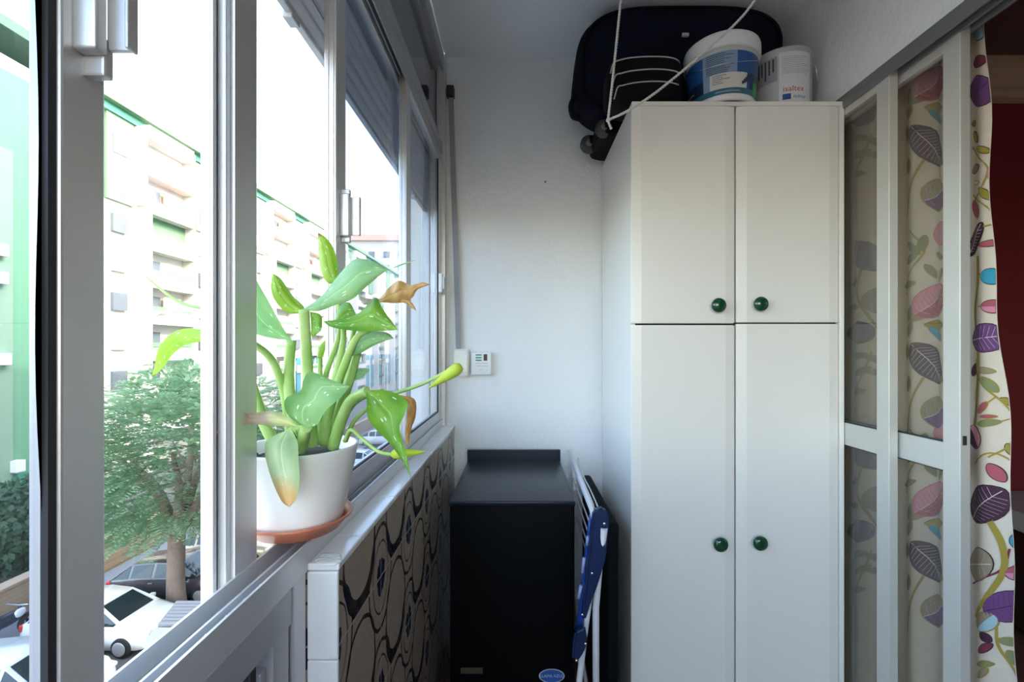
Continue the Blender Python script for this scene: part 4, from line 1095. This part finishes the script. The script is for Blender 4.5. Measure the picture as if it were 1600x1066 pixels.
# --- vegetation
def leafmat(n, a, b):
    t = NT(n); c = t.mix(t.noise(1.6, 3), a, b); s1 = t.pbr(c, .55, 0, None, .3)
    tr = t.n('ShaderNodeBsdfTranslucent'); t.put(tr.inputs['Color'], c); mx = t.n('ShaderNodeMixShader'); mx.inputs[0].default_value = .3
    t.t.links.new(s1, mx.inputs[1]); t.t.links.new(tr.outputs[0], mx.inputs[2]); return t.done(mx.outputs[0])
M_tree = leafmat('tree_leaf', (.10, .22, .11), (.36, .52, .33)); M_hedge = leafmat('hedge_leaf', (.02, .06, .03), (.06, .13, .06)); M_bark = plain('bark', (.16, .12, .10), .9, 0, .35, 3, 25, .8, .03)
def frond(mb, p, d, L_, rnd, w=.055):
    d = d.normalized(); side = d.cross(Vector((0, 0, 1)))
    side = side.normalized() if side.length > .1 else Vector((1, 0, 0))
    n = 9
    for k in range(n):
        t = (k + .5) / n; q = p + d * L_ * t + Vector((0, 0, -.5 * L_ * t * t))
        ll = L_ * .34 * (1 - abs(t - .45) * 1.1)
        for s in (-1, 1):
            e = q + side * s * ll + d * ll * .5 + Vector((0, 0, -.18 * ll + rnd.uniform(-.04, .04)))
            hw = d * w * .55
            mb.poly([q - hw * .3, (q + e) / 2 - hw, e, (q + e) / 2 + hw])
tx, ty = -12.15, 16.2
tr_ = thing('street_tree', 'tall feathery green tree standing among the parked cars', 'tree', (tx, ty, GZ))
m = MB()
rt = random.Random(21)
base = Vector((tx, ty, GZ)); fork = Vector((tx - .05, ty + .05, GZ + 2.9))
m.tube(smoothpath([base, base + Vector((-.05, 0, 1.2)), fork], 5), [.36, .29, .27, .26], 12)
tips = []
for a, r, hz_ in ((0.2, 1.7, 2.6), (1.5, 1.5, 3.4), (2.9, 2.0, 2.4), (4.2, 1.6, 3.0), (5.3, 1.9, 3.2), (.9, .5, 4.2)):
    e = fork + Vector((r * math.cos(a), r * math.sin(a), hz_)); m.tube(smoothpath([fork - Vector((0, 0, .1)), fork.lerp(e, .5) + Vector((.15, 0, .25)), e], 6), [.2, .12, .05], 8); tips.append(e)
    for _ in range(3):
        s = fork.lerp(e, .55 + .3 * rt.random()); q = s + Vector((rt.uniform(-1, 1), rt.uniform(-1, 1), rt.uniform(-.2, .8))); m.tube([s, q], [.05, .02], 6)
m.build('trunk', M_bark, tr_)
m = MB(); cc = Vector((tx + .35, ty + .4, GZ + 5.4))
for k in range(3300):
    v = Vector((rt.gauss(0, 1), rt.gauss(0, 1), rt.gauss(0, 1))).normalized(); rad = .45 + .55 * rt.random() ** .6
    lump = 1 + .22 * noise.noise(v * 2.3 + Vector((4, 1, 7)))
    p = cc + Vector((v.x * 3.5 * rad, v.y * 3.3 * rad, v.z * 3.35 * rad)) * lump
    if p.z < GZ + 2.5 + (.9 if p.y < ty + .6 and p.x > tx - .9 else 0): continue
    d = Vector((v.x, v.y, .25 + .3 * v.z)) + Vector((rt.uniform(-.5, .5), rt.uniform(-.5, .5), rt.uniform(-.2, .2)))
    frond(m, p, d, rt.uniform(.5, .85), rt, .075)
m.build('foliage', M_tree, tr_, recalc=False)
def shrub(name, label, c, rad, n, seed, grp):
    o = thing(name, label, 'shrub', (c[0], c[1], GZ), grp)
    rs = random.Random(seed); m = MB()
    m.tube([(c[0], c[1], GZ), (c[0], c[1], c[2])], [.12, .05], 8); m.build('trunk', M_bark, o)
    m = MB()
    for k in range(n):
        v = Vector((rs.gauss(0, 1), rs.gauss(0, 1), rs.gauss(0, 1))).normalized(); r = .65 + .38 * rs.random(); r *= 1 + .18 * noise.noise(v * 3 + Vector((seed, 0, 0)))
        p = Vector(c) + Vector((v.x * rad[0], v.y * rad[1], v.z * rad[2])) * r
        a = Vector((rs.uniform(-1, 1), rs.uniform(-1, 1), rs.uniform(-.6, 1))).normalized(); b = a.cross(v).normalized() if a.cross(v).length > .1 else Vector((1, 0, 0))
        s = rs.uniform(.10, .19); m.poly([p - a * s, p + b * s * .55, p + a * s, p - b * s * .55])
    m.build('foliage', M_hedge, o, recalc=False)
shrub('garden_shrub', 'dark green shrub behind the brick wall at the left edge', (-20.9, 18.9, GZ + 2.1), (1.9, 2.7, 1.9), 6500, 31, None)
# --- cars
M_tyre = plain('tyre', (.012, .012, .013), .8); M_rim = plain('alloy_rim', (.55, .55, .57), .3, .6); M_cgl = plain('car_glass', (.02, .03, .035), .06, 0, .1); M_red_l = plain('tail_lamp', (.5, .01, .01), .25); M_hl = plain('head_lamp', (.75, .78, .8), .1)
def car(label, loc, rot, paint, hatch=False, L_=4.2):
    o = thing('parked_car', label, 'car', (0, 0, 0)); k = L_ / 4.2
    # stations: x, half width, belt z, roof z, roof half width
    st = [(-2.1, .66, .55, .56, .60), (-2.02, .80, .85, .86, .72), (-1.85, .84, .92, .98, .70), (-1.25 if hatch else -1.05, .85, .95, 1.40, .60), (-.4, .86, .95, 1.47, .62), (.35, .86, .94, 1.42, .60), (1.12, .85, .93, .96, .72), (1.75, .80, .80, .82, .66), (2.05, .68, .62, .63, .56), (2.1, .62, .45, .46, .55)]
    zb = .24
    def sec(s): 
        x, w, zl, zr, rw = s; return [(x * k, -w, zb), (x * k, -w * 1.02, (zb + zl) / 2), (x * k, -w * .97, zl), (x * k, -rw, zr), (x * k, rw, zr), (x * k, w * .97, zl), (x * k, w * 1.02, (zb + zl) / 2), (x * k, w, zb)]
    S = [sec(s) for s in st]
    mb_, mg = MB(), MB()
    for i in range(len(S) - 1):
        for j in range(8):
            q = [S[i][j], S[i][(j + 1) % 8], S[i + 1][(j + 1) % 8], S[i + 1][j]]
            gl = (j in (2, 4) and 2 <= i <= 5) or (j == 3 and i in (2, 5))
            if gl:
                mb_.poly(q, False)
                c = sum((Vector(p) for p in q), Vector()) / 4
                nn = (Vector(q[1]) - Vector(q[0])).cross(Vector(q[3]) - Vector(q[0])); nn.normalize()
                if nn.dot(c - Vector((0, 0, .8))) < 0: nn = -nn
                mg.poly([c + (Vector(p) - c) * .86 + nn * .012 for p in q])
            else: mb_.poly(q, j not in (7,))
    mb_.poly(list(reversed(S[0]))); mb_.poly(S[-1])
    for s in (-1, 1): mb_.obox((.72 * k, s * .93, .98), (.16, .2, .12), Matrix.Identity(3), .03, 3)
    bmesh.ops.remove_doubles(mb_.bm, verts=list(mb_.bm.verts), dist=.001)
    b = mb_.build('body', paint, o); mg.build('glazing', M_cgl, o)
    m = MB()
    for s in (-1, 1):
        for x in (-.45, .35): m.box(x * k - .08, x * k + .08, s * .87 - .02, s * .87 + .02, .80, .83)
    m.build('door_handle', M_rim, o)
    for s in (-1, 1):
        m = MB(); m.obox((-2.0 * k, s * .70, .76), (.16, .24, .22), Matrix.Identity(3), .04, 3); m.build('tail_lamp', M_red_l, o)
        m = MB(); m.obox((1.93 * k, s * .62, .66), (.26, .26, .12), Matrix.Rotation(-s * .25, 3, 'Z'), .04, 3); m.build('head_lamp', M_hl, o)
        for x in (-1.3, 1.32):
            m = MB(); RX = Matrix.Rotation(PI / 2, 3, 'X')
            m.lathe([(0, -.1), (.26, -.1), (.31, -.08), (.32, 0), (.31, .08), (.26, .1), (0, .1)], (x * k, s * .78, .32), 24, RX); w = m.build('wheel', M_tyre, o)
            m = MB(); m.lathe([(0, .0), (.2, 0), (.215, .012), (.205, .02), (.07, .012), (0, .018)], (x * k, s * .88 - (.02 if s < 0 else 0), .32), 24, Matrix.Rotation(-s * PI / 2, 3, 'X')); m.build('hubcap', M_rim, w)
    o.location = loc; o.rotation_euler = (0, 0, rot)
    return o
P_grey = plain('car_paint_grey', (.07, .062, .068), .25, .3, .05, 3, coat=.6); P_white = plain('car_paint_white', (.80, .80, .80), .25, 0, .03, 3, coat=.6); P_beige = plain('car_paint_beige', (.50, .40, .27), .25, .1, .05, 3, coat=.6); P_blue = plain('car_paint_blue', (.03, .07, .14), .25, .2, .05, 3, coat=.6)
def gp(px, py): Y = 9.5 * F / (py - VY); return ((px - VX) * Y / F, Y, GZ)
car('dark grey hatchback parked behind the tree trunk', (-13.2, 17.7, GZ), .05, P_grey, True)
car('beige car parked just behind the dark grey hatchback', (-13.0, 20.6, GZ), .06, P_beige)
car('white saloon with dark windscreen in front of the grey hatchback', (-13.45, 14.85, GZ), -.06, P_white)
car('white car half hidden by the near window frame', (-13.35, 12.1, GZ), .0, P_white, True)
car('white hatchback far down the street, nearest of the far cars', (-12.4, 36, GZ), .0, P_white, True)
car('white car parked farther along the street beyond the plant', (-13.5, 45, GZ), .0, P_white)
car('dark blue car far off behind the lily leaves', (-13.5, 53, GZ), .0, P_blue)
# motorbike by the wall
g = (-16.55, 14.7, GZ)
mc = thing('motorcycle', 'dark motorcycle parked on the pavement by the wall', 'motorcycle', (g[0], g[1], GZ))
gv = Vector(g)
for s in (-.65, .65):
    m = MB(); m.lathe([(.18, -.05), (.28, -.06), (.31, 0), (.28, .06), (.18, .05)], gv + Vector((0, s, .31)), 20, Matrix.Rotation(PI / 2, 3, 'Y')); m.build('wheel', M_tyre, mc)
m = MB(); m.superell(gv + Vector((0, .05, .72)), (.15, .42, .2), 2.6, 20, 12); m.tube([gv + Vector((0, .65, .31)), gv + Vector((0, .38, 1.0))], .04, 8); m.tube([gv + Vector((0, -.65, .31)), gv + Vector((0, -.1, .6))], .05, 8); m.build('body', plain('bike_dark', (.015, .018, .04), .3), mc)
m = MB(); m.superell(gv + Vector((0, -.45, .86)), (.14, .38, .08), 3, 16, 10); m.build('seat', M_tyre, mc)
m = MB(); m.tube([gv + Vector((-.36, .33, 1.06)), gv + Vector((0, .38, 1.0)), gv + Vector((.36, .33, 1.06))], .02, 8); m.build('handlebar', M_rim, mc)
m = MB(); m.superell(gv + Vector((.12, .3, .8)), (.06, .18, .14), 2.4, 14, 10); m.build('fairing', P_white, mc)
# kiosk roof under the window
kq = thing('street_kiosk', 'street kiosk with a ribbed grey roof in front of the white saloon', 'kiosk', (-6.9, 11.3, GZ))
zr = H(-6.74)
xl = lambda yy: -9.16 - (yy - 12.2) * .312
def slab(m, y0, y1, za, zb):
    m.hexa([(xl(y0), y0, za), (-5.2, y0, za), (-5.2, y1, za), (xl(y1), y1, za), (xl(y0), y0, zb), (-5.2, y0, zb), (-5.2, y1, zb), (xl(y1), y1, zb)], .01)
m = MB(); n = 7
for k in range(n):
    y0 = 11.14 + 1.06 * k / n; slab(m, y0, y0 + 1.06 / n, zr - .14, zr - .03); slab(m, y0 + .012, y0 + 1.06 / n - .025, zr - .05, zr)
m.build('ribbed_roof', plain('kiosk_roof', (.20, .19, .195), .7, 0, .08, 2), kq)
m = MB(); slab(m, 10.42, 11.02, zr - .12, zr - .01); m.build('roof_edge', plain('kiosk_edge', (.34, .32, .28), .7, 0, .08, 2), kq)
m = MB(); slab(m, 10.5, 12.15, GZ, zr - .14); m.build('wall', plain('kiosk_wall', (.22, .17, .11), .8), kq)
# pale ribbed awning right below the near pane
aw = MB()
for k in range(60): aw.box(-2.1, -.5, -1.0 + k * .1, -.915 + k * .1, H(-1.9) + .004 * (k % 2), H(-1.87))
o = aw.build('awning', plain('awning_pale', (.70, .74, .66), .7)); tag(o, 'pale ribbed awning seen through the low pane', 'awning')

# ------------------------------------------------------------------ light, sky, camera
w = bpy.data.worlds.new('World'); bpy.context.scene.world = w; w.use_nodes = True
nt = w.node_tree; nt.nodes.clear()
sky = nt.nodes.new('ShaderNodeTexSky'); sky.sky_type = 'NISHITA'; sky.sun_disc = False; sky.sun_elevation = math.radians(38); sky.sun_rotation = math.radians(100); sky.air_density = 1.0; sky.dust_density = 2.0; sky.ozone_density = 1.5
bg = nt.nodes.new('ShaderNodeBackground'); bg.inputs['Strength'].default_value = .9
wo = nt.nodes.new('ShaderNodeOutputWorld'); wb = nt.nodes.new('ShaderNodeMix'); wb.data_type = 'RGBA'; wb.blend_type = 'MULTIPLY'; wb.inputs['Factor'].default_value = 1; wb.inputs[7].default_value = (1, .87, .71, 1)
nt.links.new(sky.outputs[0], wb.inputs[6]); nt.links.new(wb.outputs[2], bg.inputs[0]); nt.links.new(bg.outputs[0], wo.inputs[0])
sl = bpy.data.lights.new('sun', 'SUN'); sl.energy = 1.2; sl.angle = .009; sl.color = (1, .95, .87)
so = bpy.data.objects.new('sun', sl); C.objects.link(so)
d = Vector((-math.cos(math.radians(38)), -.02, -math.sin(math.radians(38))))
so.rotation_euler = d.to_track_quat('-Z', 'Y').to_euler()

cd = bpy.data.cameras.new('camera'); cd.sensor_width = 36; cd.lens = 36 * F / 1600; cd.shift_x = -10 / 1600; cd.shift_y = 12 / 1600; cd.clip_start = .02; cd.clip_end = 600
co = bpy.data.objects.new('camera', cd); C.objects.link(co); co.location = (0, 0, EYE); co.rotation_euler = (PI / 2, 0, 0)
s = bpy.context.scene; s.camera = co
s.view_settings.view_transform = 'Standard'; s.view_settings.look = 'None'; s.view_settings.gamma = 1; s.view_settings.use_curve_mapping = False; s.view_settings.exposure = 1.6
s.cycles.max_bounces = 14; s.cycles.diffuse_bounces = 7; s.cycles.transparent_max_bounces = 16; s.cycles.use_denoising = True; s.cycles.sample_clamp_indirect = 8
